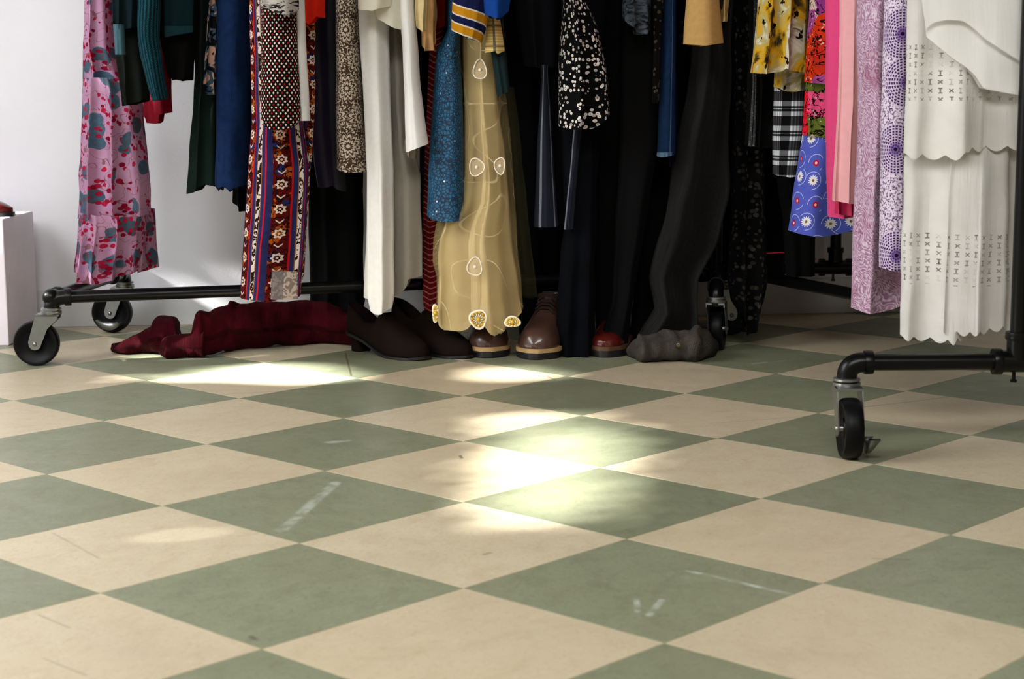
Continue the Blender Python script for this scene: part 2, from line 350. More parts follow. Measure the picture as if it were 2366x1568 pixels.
def pipe(bm, a, b, r=.0134): sweep(bm, [a, b], r, 20)
def collar(bm, c, ax, r=.0185, h=.014):
    lathe(bm, [(.013, -h/2), (r*.97, -h/2), (r, -h/2+.003), (r, h/2-.003), (r*.97, h/2), (.013, h/2)], c, ax, 24)
def elbow_bm(c, d1, d2, r=.0165, R=.028):
    """quarter bend from the arm d1 to the arm d2, with a collar on each mouth"""
    bm = bmesh.new(); c = Vector(c); d1 = Vector(d1).normalized(); d2 = Vector(d2).normalized(); pts = [c+d1*(R+.012), c+d1*R]
    for k in range(1, 8):
        t = k/8; pts.append(c+d1*R*(1-t)**2+d2*R*t**2)
    pts += [c+d2*R, c+d2*(R+.012)]; sweep(bm, pts, r, 20); collar(bm, c+d1*(R+.008), d1, .0195); collar(bm, c+d2*(R+.008), d2, .0195); return bm
def caster(root, stem, ztop, head, brake=None, R=.049, W=.029, off=.034):
    """swivel caster under the point stem; head = direction from the stem to the wheel"""
    hd = Vector(head); hd.z = 0; hd.normalize(); ax = Vector((-hd.y, hd.x, 0)); s = Vector((stem[0], stem[1], 0)); wc = s+hd*off+Vector((0, 0, R))
    bm = bmesh.new(); h = W/2; zt = 2*R+.014
    for sd in (-1, 1):                                     # tapered fork blade with a rounded foot
        o = ax*(sd*(h+.0055)); up = Vector((0, 0, 1)); prof = [(-.022+.0, zt), (-.026, zt-.012)]
        pts = [s+hd*(-.016)+up*zt, s+hd*.03+up*zt, s+hd*(off+.014)+up*(R+.004)]
        for k in range(7): a = PI*k/6-.1; pts.append(wc+hd*(.0135*math.cos(a))-up*(.0135*math.sin(a)))
        pts.append(s+hd*(.006)+up*(zt-.03)); pts.append(s+hd*(-.016)+up*(zt-.01)); vs = [bm.verts.new(p+o-ax*.001) for p in pts]; v2 = [bm.verts.new(p+o+ax*.001) for p in pts]
        bm.faces.new(vs); bm.faces.new(v2[::-1])
        for k in range(len(vs)): bm.faces.new((vs[k], vs[(k+1) % len(vs)], v2[(k+1) % len(vs)], v2[k]))
    n0 = len(bm.verts); box_bm(bm, (-.018, -h-.0065, zt-.004), (.032, h+.0065, zt))
    bm.verts.ensure_lookup_table()
    for v in list(bm.verts)[n0:]: v.co = s+hd*v.co.x+ax*v.co.y+Vector((0, 0, v.co.z))
    fk = under(sharp(bmobj('caster', bm, ZINC)), root)
    bm = bmesh.new(); lathe(bm, [(0, 0), (.0215, 0), (.0225, .002), (.0225, .006), (.019, .0065), (.019, .0085), (.0215, .009), (.0215, .0125), (.012, .0145), (.011, ztop-zt), (0, ztop-zt)], s+Vector((0, 0, zt)), (0, 0, 1), 28)
    under(sharp(bmobj('swivel_bearing', bm, ZINC)), fk)
    bm = bmesh.new(); lathe(bm, [(0, -h*.75), (R*.30, -h*.8), (R*.34, -h*.62), (R*.70, -h*.66), (R*.80, -h), (R*.93, -h), (R*.985, -h*.7), (R, -h*.3), (R, h*.3), (R*.985, h*.7), (R*.93, h), (R*.80, h), (R*.70, h*.66), (R*.34, h*.62), (R*.30, h*.8), (0, h*.75)], wc, ax, 44)
    under(sharp(bmobj('wheel', bm, RUBBER), 50), fk)
    bm = bmesh.new(); lathe(bm, [(0, -h-.0095), (.003, -h-.0095), (.0052, -h-.0065), (.0052, h+.0065), (.003, h+.0095), (0, h+.0095)], wc, ax, 12); under(bmobj('axle_bolt', bm, ZINC), fk)
    if brake:
        bm = bmesh.new(); sd, flip = brake; o = wc+ax*sd*(h+.012); n = 10; a0 = []; b0 = []
        for k in range(n+1):
            t = k/n; a = (-2.6+2.3*t)*flip; r0 = .031; wdt = .004+.0105*math.sin(PI*t)
            for lst, rr in ((a0, r0-wdt), (b0, r0+wdt*.4)):
                q = o+hd*(rr*math.cos(a))+Vector((0, 0, -rr*math.sin(a)*-1+(-.004))); lst.append([bm.verts.new(q-ax*sd*.001), bm.verts.new(q+ax*sd*(.003+.014*(abs(t-.5)*2)**2))])
        for k in range(n):
            for p, q in ((a0[k][1], b0[k][1]), ):
                bm.faces.new((a0[k][1], b0[k][1], b0[k+1][1], a0[k+1][1]))
            bm.faces.new((a0[k][0], a0[k+1][0], b0[k+1][0], b0[k][0])); bm.faces.new((a0[k][0], a0[k][1], a0[k+1][1], a0[k+1][0])); bm.faces.new((b0[k][0], b0[k+1][0], b0[k+1][1], b0[k][1]))
        under(bmobj('brake_lever', bm, ZINC), fk)
    return fk
def part(root, name, bm, mat=None, sh=35): return under(sharp(bmobj(name, bm, mat or IRON), sh), root)
PZ = .147
def hvec(a, b): d = Vector(b)-Vector(a); d.z = 0; return d.normalized()
# left Z-shaped rack
A = at(117, 686, 3.70); A.z = PZ; B = Vector((-.945, 4.20, PZ)); D = at(1655, 640, 4.10); D.z = PZ; G = Vector((.456, 3.83, PZ))
rk = thing('garment_rack', 'black iron pipe clothes rack on casters whose low rail runs beside the dark red heap', 'clothes rack', (A.x, A.y, 0), 'rolling pipe racks')
dAB, dAD, dDG = hvec(A, B), hvec(A, D), hvec(D, G)
bm = elbow_bm(A, (0, 0, -1), dAD); sweep(bm, [A, A+dAB*.05], .0165, 20); ball(bm, A+Vector((0, 0, .001)), .0185, 18); collar(bm, A+dAB*.04, dAB, .0195); part(rk, 'corner_elbow', bm)
bm = bmesh.new(); pipe(bm, A+dAD*.035, D-dAD*.03); part(rk, 'base_rail', bm)
M1 = A+(B-A)*.86
bm = bmesh.new(); pipe(bm, A+dAB*.045, B-dAB*.03); part(rk, 'end_pipe', bm)
bm = bmesh.new(); pipe(bm, D+dDG*.03, G-dDG*.03); part(rk, 'end_pipe', bm)
for c, d1 in ((B, -dAB), (D, -dAD), (G, -dDG)):
    part(rk, 'corner_elbow', elbow_bm(c, (0, 0, -1), d1))
P2 = D+(G-D)*.16; TZ = 1.62
for q in (M1, P2):
    bm = bmesh.new(); collar(bm, q+Vector((0, 0, .012)), (0, 0, 1), .0195, .03); sweep(bm, [q-Vector((0, .03, 0)), q+Vector((0, .03, 0))], .0175, 20); part(rk, 'tee_fitting', bm)
    bm = bmesh.new(); pipe(bm, q+Vector((0, 0, .01)), (q.x, q.y, TZ)); part(rk, 'post', bm)
bm = bmesh.new(); pipe(bm, (M1.x-.02, M1.y, TZ), (P2.x+.02, P2.y, TZ)); part(rk, 'hanging_rail', bm)
caster(rk, A, PZ-.03, (-1, -.06, 0)); caster(rk, B, PZ-.03, (-1, .05, 0), (1, 1)); caster(rk, G, PZ-.03, (.25, 1, 0)); caster(rk, D, PZ-.03, (1, .1, 0))
# right Z-shaped rack, seen end on
NL = at(1957, 850, 2.745); NL.z = PZ+.003; NP = at(2350, 850, 2.745); NP.z = NL.z; NR = NP+(NP-NL)
FP = Vector((.79, 4.20, NL.z)); FL = Vector((.52, 4.17, NL.z)); FR = Vector((1.06, 4.2, NL.z))
r2 = thing('garment_rack', 'black iron pipe clothes rack on casters holding pink, lavender and white dresses', 'clothes rack', (NL.x, NL.y, 0), 'rolling pipe racks')
dN = hvec(NL, NR); dF = hvec(FL, FR); dZ = hvec(FL, NR)
bm = bmesh.new(); pipe(bm, NL+dN*.03, NR-dN*.03); part(r2, 'end_pipe', bm)
bm = bmesh.new(); pipe(bm, FL+dF*.03, FR-dF*.03); part(r2, 'end_pipe', bm)
bm = bmesh.new(); pipe(bm, FL+dZ*.03, NR-dZ*.03); part(r2, 'base_rail', bm)
for c, d1 in ((NL, dN), (NR, -dN), (FL, dF), (FR, -dF)): part(r2, 'corner_elbow', elbow_bm(c, (0, 0, -1), d1, .0165, .026))
for q in (NP, FP):
    bm = bmesh.new(); sweep(bm, [q-dN*.036, q+dN*.036], .0175, 20); collar(bm, q-dN*.033, dN, .0215); collar(bm, q+dN*.033, dN, .0215)
    sweep(bm, [q, q+Vector((0, 0, .045))], .0175, 20); collar(bm, q+Vector((0, 0, .042)), (0, 0, 1), .0205, .012); part(r2, 'tee_fitting', bm)
    bm = bmesh.new(); pipe(bm, q+Vector((0, 0, .03)), (q.x, q.y, TZ)); part(r2, 'post', bm)
    bm = bmesh.new(); lathe(bm, [(0, 0), (.003, 0), (.003, .012), (.0055, .013), (.0055, .017), (0, .017)], q-Vector((.005, 0, .0165)), (0, 0, -1), 10); part(r2, 'set_screw', bm)
bm = bmesh.new(); pipe(bm, (NP.x, NP.y-.02, TZ), (FP.x, FP.y+.02, TZ)); part(r2, 'hanging_rail', bm)
caster(r2, NL, NL.z-.03, (0, -1, 0), (1, 1)); caster(r2, NR, NL.z-.03, (.3, -1, 0)); caster(r2, FL, NL.z-.03, (-.2, 1, 0)); caster(r2, FR, NL.z-.03, (.3, 1, 0))

# white plinth at the left edge
bm = bmesh.new(); box_bm(bm, (-1.62, 3.985, 0), (-1.172, 4.24, .296), .003)
PLM = plain('white gloss paint', L(246, 236, 242), .5, .3, nz=9)
pl = tag(bmobj('plinth', bm, PLM, smooth=False), 'low white painted display plinth against the wall at the far left', 'plinth')

# ------------------------------------------------------------------ cloth bodies
def tube(name, rows, y, d, mat, parent=None, hem=None, top=-60, up=0, folds=0, fa=0.0, ph=0.0, cols=64, n=44, sq=1.0, wr=0.0, wrs=18, lref=None, hback=0, seed=0, gather=0, tw=0, closed=False):
    """a hanging sleeve or skirt: rows give its left and right edge, hem its lower edge; it is d deep in front of and behind the plane y"""
    rows = sorted(rows); vmax = rows[-1][0]; yf = y-d*.85; lm = lerp(rows, (max(top, rows[0][0])+vmax)/2)
    hwm = (lm[1]-lm[0])/2*y/F; arc = [0]; th = [2*PI*j/cols-PI/2 for j in range(cols)]
    sp = lambda c: math.copysign(abs(c)**sq, c)
    for j in range(cols):
        a, b = th[j], th[j]+2*PI/cols; arc.append(arc[-1]+math.hypot(hwm*(sp(math.cos(b))-sp(math.cos(a))), d*(sp(math.sin(b))-sp(math.sin(a)))))
    per = arc[-1]; lr = lref or per
    lb = lerp(rows, vmax); vs, uvs, fs = [], [], []; levels = []
    if up:
        levels = [-k/6 for k in range(6, 0, -1)]
    levels += [i/n for i in range(n+1)]
    for t in levels:
        for j in range(cols):
            c, s = sp(math.cos(th[j])), sp(math.sin(th[j])); vh = vmax
            if hem:
                xh = (lb[0]+lb[1])/2+c*(lb[1]-lb[0])/2; vh = lerp(hem, xh)[0]
            if s > 0: vh += hback*s
            tt = max(t, 0); v = top+(vh-top)*tt; xl, xr = lerp(rows, v); xm, hw = (xl+xr)/2, (xr-xl)/2; x = xm+c*hw
            p = at(x, v, y); z = at(x, v, yf).z; k = .35+.65*tt; f = fa*math.sin(folds*th[j]+ph+tw*tt)*k+fa*.4*math.sin(folds*1.7*th[j]+ph*2.3+1.1)*k
            p.y = y+d*s*(1+.0*tt)-f*(.3+.7*abs(s)); p.x += .45*fa*math.cos(folds*th[j]+ph+tw*tt)*(1-abs(c)**2.5)*k
            if wr:
                q = Vector((p.x*1.0+seed*3.1, p.y*1.0+seed, z*.8)); nv = noise.noise_vector(q*wrs)
                p.y += nv.y*wr; p.x += nv.x*wr*.35; z += nv.z*wr*.3
            if t < 0:
                z += -t*up; g = 1-.35*max(0, (-t-.6)/.4); p.x = at(xm, top, y).x+(p.x-at(xm, top, y).x)*g
            vs.append((p.x, p.y, max(z, .0025))); uvs.append(((arc[j] if arc[j] < per/2 else arc[j]-per)*lr/per, z, lr))
    nl = len(levels)
    for i in range(nl-1):
        for j in range(cols):
            a, b = i*cols+j, i*cols+(j+1) % cols; fs.append((a, b, b+cols, a+cols))
    if up: fs.append(tuple(range(cols)))
    if closed: fs.append(tuple((nl-1)*cols+j for j in range(cols))[::-1])
    o = link(name, vs, fs, mat, None, uvs)
    if parent: under(o, parent)
    return o
def loft(name, secs, mat, parent=None, cap=True, uvs=None):
    n = len(secs[0]); vs = [p for s in secs for p in s]; fs = []
    for i in range(len(secs)-1):
        for j in range(n): fs.append((i*n+j, i*n+(j+1) % n, (i+1)*n+(j+1) % n, (i+1)*n+j))
    if cap: fs += [tuple(range(n))[::-1], tuple((len(secs)-1)*n+j for j in range(n))]
    o = link(name, vs, fs, mat, None, uvs)
    bm = bmesh.new(); bm.from_mesh(o.data); bmesh.ops.recalc_face_normals(bm, faces=bm.faces); bm.to_mesh(o.data); bm.free()
    if parent: under(o, parent)
    return o
UPH = .62
def anchor(rows, y):                                       # base point of a garment's Empty
    a = sorted(rows)[-1]; p = at((a[1]+a[2])/2, a[0], y); return (p.x, p.y, max(p.z, 0))

# ------------------------------------------------------------------ prints
def berries(m, u, v):
    p = m.vec(u, v); wob = m.noise(p, 25, 3, col=True)
    q = m.nt.nodes.new('ShaderNodeVectorMath'); q.operation = 'MULTIPLY_ADD'; m.put(q.inputs[0], wob); q.inputs[1].default_value = (.022, .022, 0); m.put(q.inputs[2], p); pw = q.outputs[0]
    c = m.mix(L(214, 178, 200), L(192, 148, 180), m.noise(p, 40, 3))
    d, col, _ = m.vor(pw, 27)
    leaf = (1-d.step(.46, .52))*(col[0] > .42); c = m.mix(c, m.mix(L(112, 140, 158), L(82, 104, 118), m.noise(p, 120, 3)), leaf)
    vein = ((m.noise(pw, 34, 1)-.5).ab() < .009); c = m.mix(c, L(140, 96, 88), vein*.7)
    d2, c2, _ = m.vor(p, 84); msk = m.noise(p, 19, 1) > .47
    c = m.mix(c, m.mix(L(196, 56, 92), L(152, 28, 66), c2[0]), (d2 < .47)*msk*(c2[1] > .2))
    return c
def diamonds(m, u, v):
    P = .0088; a = (u+v*.75)/P; b = (u-v*.75)/P; fa = ((a.fr()-.5).ab()); fb = ((b.fr()-.5).ab())
    on = (fa.mx(fb)) < .235; r = ((a.fl()+b.fl()*2.0)*.25).fr()
    return m.mix(L(20, 12, 12), m.mix(L(226, 206, 192), L(178, 34, 44), r < .1), on)
def petal_rings(m, u, v, cw=.058, ch=.062):
    row = (v/ch).fl(); uu = u/cw+row*.5; cx = (uu.fr()-.5)*cw; cyy = ((v/ch).fr()-.5)*ch
    r = (cx*cx+cyy*cyy).sq(); th = m.math('ARCTAN2', cyy, cx); pet = r/(1.0+((th*6+r*40).cos()).ab()*.42-.16)
    ring = (pet*(2*PI/.0086)+.6).sin(); inn = pet < .0262
    d, _, _ = m.vor(m.vec(u, v), 210); dots = d < .40
    k = m.math('MULTIPLY', ring > -.1, inn)+m.math('MULTIPLY', dots, 1-inn)
    return m.mix(L(92, 74, 64), L(208, 196, 180), k.mn(1.0))
def scales(m, u, v):
    d, c, _ = m.vor(m.vec(u*1.0, v*.8), 175, 'F1', .85); e = 1-m.vor(m.vec(u*1.0, v*.8), 175, 'DISTANCE_TO_EDGE', .85)[0].step(.05, .16)
    col = m.mix(m.mix(L(50, 122, 154), L(34, 100, 134), c[0]), L(18, 54, 80), e)
    return m.mix(col, L(210, 215, 220), (c[1] > .965)*(d < .30))
def pebbles(m, u, v, s=126, bg=L(12, 12, 14), fg=L(222, 216, 210)):
    d, c, _ = m.vor(m.vec(u, v*.85), s, 'F1', .8); k = (d < .39)
    return m.mix(bg, m.mix(fg, L(95, 92, 92), ((d < .13)*.8+(c[1] > .8)*.4).mn(1.0)), k)
def folk(m, u, v):
    P = .088; f = (u/P+.953).fr(); p = m.vec(u, v); n = m.noise(p, 60, 3)
    band = m.mix(L(120, 26, 26), L(92, 18, 16), n); d0, c0, _ = m.vor(p, 40)
    band = m.mix(band, L(176, 98, 38), (m.noise(p, 28, 2) > .56)); band = m.mix(band, L(58, 60, 112), (m.noise(p, 33, 1) > .63)); band = m.mix(band, L(40, 12, 14), (m.noise(p, 75, 2)-.5).ab() < .035)
    cy2 = ((v/.052).fr()-.5)*.052; cx2 = (f-.18)*P; r = (cx2*cx2+cy2*cy2).sq(); th = m.math('ARCTAN2', cy2, cx2); rr = r*(1+(th*7).cos()*.16)
    fl_ = ((rr-.0072).ab() < .0021); band = m.mix(band, L(224, 208, 196), fl_.mx((r < .0022)))
    cy3 = (((v/.052)+.5).fr()-.5)*.052; band = m.mix(band, L(220, 206, 196), ((cx2.ab()*.9-cy3-.003).ab() < .0016)*(cx2.ab() < .007))
    navy = m.mix(L(66, 70, 118), L(42, 46, 88), n); red = L(196, 30, 36); och = L(150, 104, 56)
    sw = m.noise(p, 62, 1, dist=1.6); scr = m.mix(L(206, 196, 188), L(46, 22, 22), (sw > .5))
    c = m.mix(band, red, f > .36); c = m.mix(c, navy, f > .395); c = m.mix(c, och, f > .50); c = m.mix(c, scr, f > .525); c = m.mix(c, och, f > .67); c = m.mix(c, navy, f > .695); c = m.mix(c, red, f > .80); c = m.mix(c, navy, f > .84)
    return c
def plaid_bw(m, u, v):
    P = .052; a = (u/P+.45).fr(); b = (v/P).fr(); fine = (u*(2*PI/.0075)).sin() > .1
    k = (a > .30)*(a < .92)*(.45+fine*.5); h = ((b > .12)*(b < .30)).mx((b > .52)*(b < .72)); hl = ((b-.41).ab() < .018)
    g = k*.38+h*.42+hl*.35; return m.ramp(g, [(0, L(18, 16, 18)), (.35, L(78, 76, 78)), (.8, L(214, 218, 222))])
def petals(m, u, v, stops, s=19, seed=0.0):
    p = m.vec(u+seed, v); w = m.noise(p, 26, 2, col=True); q = m.nt.nodes.new('ShaderNodeVectorMath'); q.operation = 'MULTIPLY_ADD'
    m.put(q.inputs[0], w); q.inputs[1].default_value = (.035, .035, 0); m.put(q.inputs[2], p); d, c, _ = m.vor(q.outputs[0], s)
    col = m.ramp(c[0], stops, True); col = m.mix(col, L(34, 18, 18), (m.noise(q.outputs[0], 55, 3)-.5).ab() < .022)
    return m.mix(col, L(235, 215, 205), (m.noise(p, 95, 2) > .66)*.6)
def daisies(m, u, v):
    cw = .042; row = (v/cw).fl(); uu = u/cw+m.rnd(row, 3.0); r0 = m.rnd(uu.fl(), row); jx = (r0-.5)*.35; jy = (m.rnd(row, uu.fl()+7.0)-.5)*.35
    x = (uu.fr()-.5-jx)*cw; y = ((v/cw).fr()-.5-jy)*cw; r = (x*x+y*y).sq(); th = m.math('ARCTAN2', y, x); red = r0 > .66
    pet = (r*(1.18+(th*13).cos()*.22)) < (.0112-red*.0035); c = m.mix(L(108, 120, 200), L(94, 104, 184), m.noise(m.vec(u, v), 70, 3))
    arc = ((r-.0175).ab() < .0006)*(th > -1.6); arc2 = (((u-.03)*(u-.03)+((v/.09).fr()-.5)*((v/.09).fr()-.5)*.0081).sq()-.03).ab() < .0006
    c = m.mix(c, L(200, 205, 225), arc.mx(arc2)); c = m.mix(c, m.mix(L(226, 224, 226), L(186, 34, 56), red), pet); return m.mix(c, m.mix(L(150, 112, 70), L(230, 205, 205), red), r < .0028)
def swirls(m, u, v):
    p = m.vec(u, v*.8); w = m.noise(p, 22, 3, col=True); q = m.nt.nodes.new('ShaderNodeVectorMath'); q.operation = 'MULTIPLY_ADD'
    m.put(q.inputs[0], w); q.inputs[1].default_value = (.09, .09, 0); m.put(q.inputs[2], p); x, y, _ = m.sep(q.outputs[0])
    s = ((x*.6+y)*(2*PI/.0055)).sin()*.5+.5; n = m.noise(p, 150, 4, .7); f = s*.22+n*.75; b = m.noise(p, 14, 3)
    c = m.ramp(f, [(.25, L(150, 108, 134)), (.45, L(190, 156, 180)), (.62, L(222, 206, 218)), (.8, L(236, 228, 234))]); return m.mix(c, L(150, 72, 98), b.step(.5, .75)*.5)
def mandala(m, u, v):
    r = None
    for px, pv in ((2066, 78), (2078, 190), (2058, 345), (2062, 590)):
        x = u-(px-2070)*.00090; y = v-at(px, pv, 2.955).z; rr = (x*x*.85+y*y).sq()
        if r is None: r, X_, Y_ = rr, x, y
        else:
            k = rr < r; X_ = X_+(x-X_)*k; Y_ = Y_+(y-Y_)*k; r = r.mn(rr)
    th = m.math('ARCTAN2', Y_, X_)
    k = (r/.0046).fl(); ring = (r/.0046).fr(); bead = ((th*(k*4.0+6.0)).sin() > -.45)*((ring-.5).ab() < .30); 
    n = m.noise(m.vec(u, v), 230, 2); bg = m.mix(L(222, 212, 224), L(156, 132, 160), (n > .54)); d, _, _ = m.vor(m.vec(u, v), 190)
    bg = m.mix(bg, L(92, 66, 110), (d < .28)*(r > .042)); c = m.mix(bg, L(206, 190, 214), (r < .043)*.55)
    c = m.mix(c, L(80, 50, 104), bead*(r < .041)); c = m.mix(c, L(104, 66, 142), (1-r.step(.006, .016))*.75); return m.mix(c, L(40, 22, 58), r < .003)
def watercolor(m, u, v):
    p = m.vec(u, v*.6); n = m.noise(p, 20, 4, .6, .8); c = m.ramp(n, [(.36, L(70, 64, 40)), (.44, L(206, 166, 40)), (.53, L(178, 168, 120)), (.60, L(216, 210, 196)), (.68, L(120, 110, 70))])
    return m.mix(c, L(30, 26, 24), (m.noise(p, 64, 3) > .63))
def yplaid(m, u, v):
    c = m.mix(L(206, 180, 116), L(226, 206, 150), (v*(2*PI/.006)).sin() > 0); a = (u.ab() < .0025); b = ((v/.042).fr() < .07); return m.mix(c, L(74, 74, 92), a.mx(b)*.75)
def eyelet_mask(m, u, v, bands):
    P = .0140; a = (u/P); b = (v/P); ax = a.fr()-.5; bx = b.fr()-.5; par = ((a.fl()+b.fl())*.5).fr() > .25; X = (ax-bx).ab().mn((ax+bx).ab()) < .085; box = (ax.ab().mx(bx.ab())) < .23
    I = ((ax.ab() < .07)*(bx.ab() < .30)).mx((ax.ab() < .20)*((bx.ab()-.27).ab() < .07)); k = (X*box)*(1-par)+I*par; on = None
    for lo, hi in bands:
        t = (v > lo)*(v < hi); on = t if on is None else on.mx(t)
    return k*on*((m.noise(m.vec(u, v), 30, 1).step(.36, .55))*.75+.1)
NOISE_BLACK = dict(wv=.002, bs=.4)
FAB = {}
def fab(key, fn, **k):
    if key not in FAB: FAB[key] = cloth(key, fn, **k)
    return FAB[key]
def dye(key, col, **k):
    if key not in FAB: FAB[key] = dyed(key, col, **k)
    return FAB[key]
BLACK = dye('black wool', L(20, 18, 18)); INK = dye('ink navy wool', L(22, 24, 32)); SOOT = dye('charcoal cotton', L(46, 43, 41))
RACK_L, RACK_R = 'clothes hanging on the left-hand rack', 'clothes hanging on the right-hand rack'
def garment(name, label, cat, pieces, group=RACK_L):
    """pieces: (part name, mat, rows, y, d, options); one piece makes a garment of one mesh"""
    if len(pieces) == 1:
        nm, mat, rows, y, d, kw = pieces[0]; return tag(tube(name, rows, y, d, mat, **kw), label, cat, group)
    g = thing(name, label, cat, anchor(pieces[0][2], pieces[0][3]), group)
    for nm, mat, rows, y, d, kw in pieces: tube(nm, rows, y, d, mat, g, **kw)
    return g
def W(**k):
    b = dict(up=UPH, folds=6, fa=.009, wr=.008); b.update(k); return b

# ------------------------------------------------------------------ left rack, from its left end
BER = fab('pink berry print', berries, transl=.3, rough=.8)
garment('maxi_dress', 'long tiered pink dress with blue leaf and red berry print', 'dress', [
 ('top_tier', BER, [(-60, 203, 264), (100, 198, 268), (190, 195, 300)], 3.93, .062, W(hem=[(190, 189), (300, 192)], folds=6, fa=.012, cols=96)),
 ('middle_tier', BER, [(160, 199, 300), (200, 195, 325), (250, 194, 331), (300, 192, 334), (400, 187, 344), (510, 185, 350)], 3.92, .078, W(up=0, top=180, folds=8, fa=.018, cols=120,  hem=[(180, 508), (350, 500)])),
 ('bottom_tier', BER, [(480, 188, 336), (520, 185, 338), (600, 180, 332), (665, 175, 328)], 3.91, .086, W(up=0, top=496, folds=10, fa=.018, cols=120, ph=.6, hem=[(175, 632), (196, 641), (200, 656), (250, 655), (328, 630)])),
 ('back_tier', BER, [(470, 318, 356), (560, 320, 362), (622, 318, 368)], 4.02, .03, W(up=0, top=484, folds=4, fa=.006, hem=[(318, 632), (350, 622), (368, 618)]))])
TEAL = cloth('teal rib knit', lambda m, u, v: m.mix(L(36, 86, 96), L(14, 44, 52), ((u*(2*PI/.008)).sin()*.5+.5)), bs=.8, wv=.005)
GREY_TEAL = dye('grey teal jersey', L(92, 124, 134)); DKG = dye('bottle green knit', L(34, 40, 34)); BGREEN = dye('forest green cotton', L(36, 52, 46))
garment('cardigan', 'dark green cardigan with a teal ribbed sleeve and grey teal cuff', 'cardigan', [
 ('body', DKG, [(-60, 268, 350), (120, 268, 350), (245, 284, 346)], 3.76, .05, W(hem=[(284, 246), (315, 240), (346, 230)])),
 ('sleeve', dye('deep teal wool', L(28, 48, 52)), [(-60, 260, 320), (60, 261, 316), (126, 267, 296)], 3.69, .022, W(wr=.004, hem=[(267, 70), (296, 64)])),
 ('cuff', GREY_TEAL, [(50, 261, 286), (126, 267, 290)], 3.675, .016, W(up=0, top=56, wr=.002, fa=.001)),
 ('rib_sleeve', TEAL, [(-60, 318, 372), (90, 320, 368), (130, 322, 374), (170, 333, 380), (234, 352, 391)], 3.67, .03, W(folds=3, fa=.004, hem=[(352, 235), (391, 229)]))])
garment('maroon_cloth', 'small maroon garment whose hem shows below the teal ribbed sleeve', 'blouse', [
 ('body', dye('maroon silk', L(140, 16, 46), rough=.6), [(120, 330, 396), (200, 331, 396), (290, 333, 400)], 3.9, .03, W(top=120, folds=4, fa=.006, hem=[(333, 268), (342, 270), (345, 283), (365, 286), (371, 279), (372, 265), (400, 259)]))])
garment('knit_top', 'black knit top with a dark teal pocket panel and rounded hem', 'sweater', [
 ('body', BLACK, [(-60, 368, 462), (80, 370, 458), (185, 392, 442)], 3.84, .055, W(hem=[(392, 150), (396, 180), (405, 186), (430, 184), (441, 178), (442, 150)])),
 ('pocket_panel', dye('dark teal canvas', L(34, 62, 68)), [(-60, 376, 449), (84, 380, 446)], 3.775, .012, W(wr=.002, fa=.002, hem=[(380, 84), (446, 72)])),
 ('panel_band', dye('teal binding', L(46, 80, 88)), [(58, 379, 447), (86, 380, 446)], 3.765, .008, W(up=0, top=60, wr=.001, fa=.001, hem=[(380, 86), (446, 74)]))])
garment('green_skirt', 'forest green skirt with a slanting hem, beside the blue faded skirt', 'skirt', [
 ('body', BGREEN, [(-60, 458, 520), (140, 453, 515), (300, 444, 512), (450, 432, 512)], 3.95, .05, W(hem=[(432, 444), (438, 449), (455, 444), (480, 426), (512, 432)]))])
STONE = cloth('stone and blue print', lambda m, u, v: m.ramp(m.noise(m.vec(u, v*.6), 62, 2, .5, .7), [(.40, L(24, 26, 32)), (.5, L(74, 98, 116)), (.57, L(190, 156, 138)), (.68, L(34, 28, 30))], True))
garment('print_blouse', 'narrow blouse in cream and slate print squeezed beside the blue faded skirt', 'blouse', [
 ('body', STONE, [(-60, 488, 510), (120, 478, 508), (215, 470, 504)], 3.83, .03, W(hem=[(470, 195), (480, 190), (483, 218), (504, 218)]))])
DEN = cloth('washed blue denim', lambda m, u, v: m.mix(L(46, 76, 120), L(26, 46, 80), m.noise(m.vec(u, v), 60, 4)), wv=.0022, bs=.5)
garment('denim_skirt', 'blue faded denim skirt with a frayed hem and light catching its left side', 'skirt', [
 ('body', DEN, [(-60, 505, 585), (200, 504, 584), (360, 503, 582), (440, 502, 580)], 3.86, .085, W(folds=2, fa=.004, sq=.9, hem=[(502, 428), (515, 436), (530, 430), (545, 440), (560, 432), (580, 428)])),
 ('frayed_edge', dye('frayed thread', L(30, 36, 44)), [(415, 504, 580), (442, 503, 579)], 3.862, .083, W(up=0, top=420, folds=23, fa=.004, n=8, hem=[(503+i*6, 432+(i*7 % 5)*3) for i in range(13)]))])
LACE = cloth('black lace', lambda m, u, v: L(28, 26, 24), alpha=lambda m, u, v: (m.vor(m.vec(u, v), 150, 'DISTANCE_TO_EDGE')[0] < .16).mx(m.noise(m.vec(u, v), 50, 2) > .5))
garment('lace_slip', 'black lace slip tip showing under the blue faded denim skirt', 'slip', [
 ('body', BLACK, [(300, 535, 585), (410, 540, 585), (490, 540, 586)], 3.97, .03, W(top=300, hem=[(540, 466), (562, 490), (586, 486)]))])
FOLK = fab('folk border print', folk)
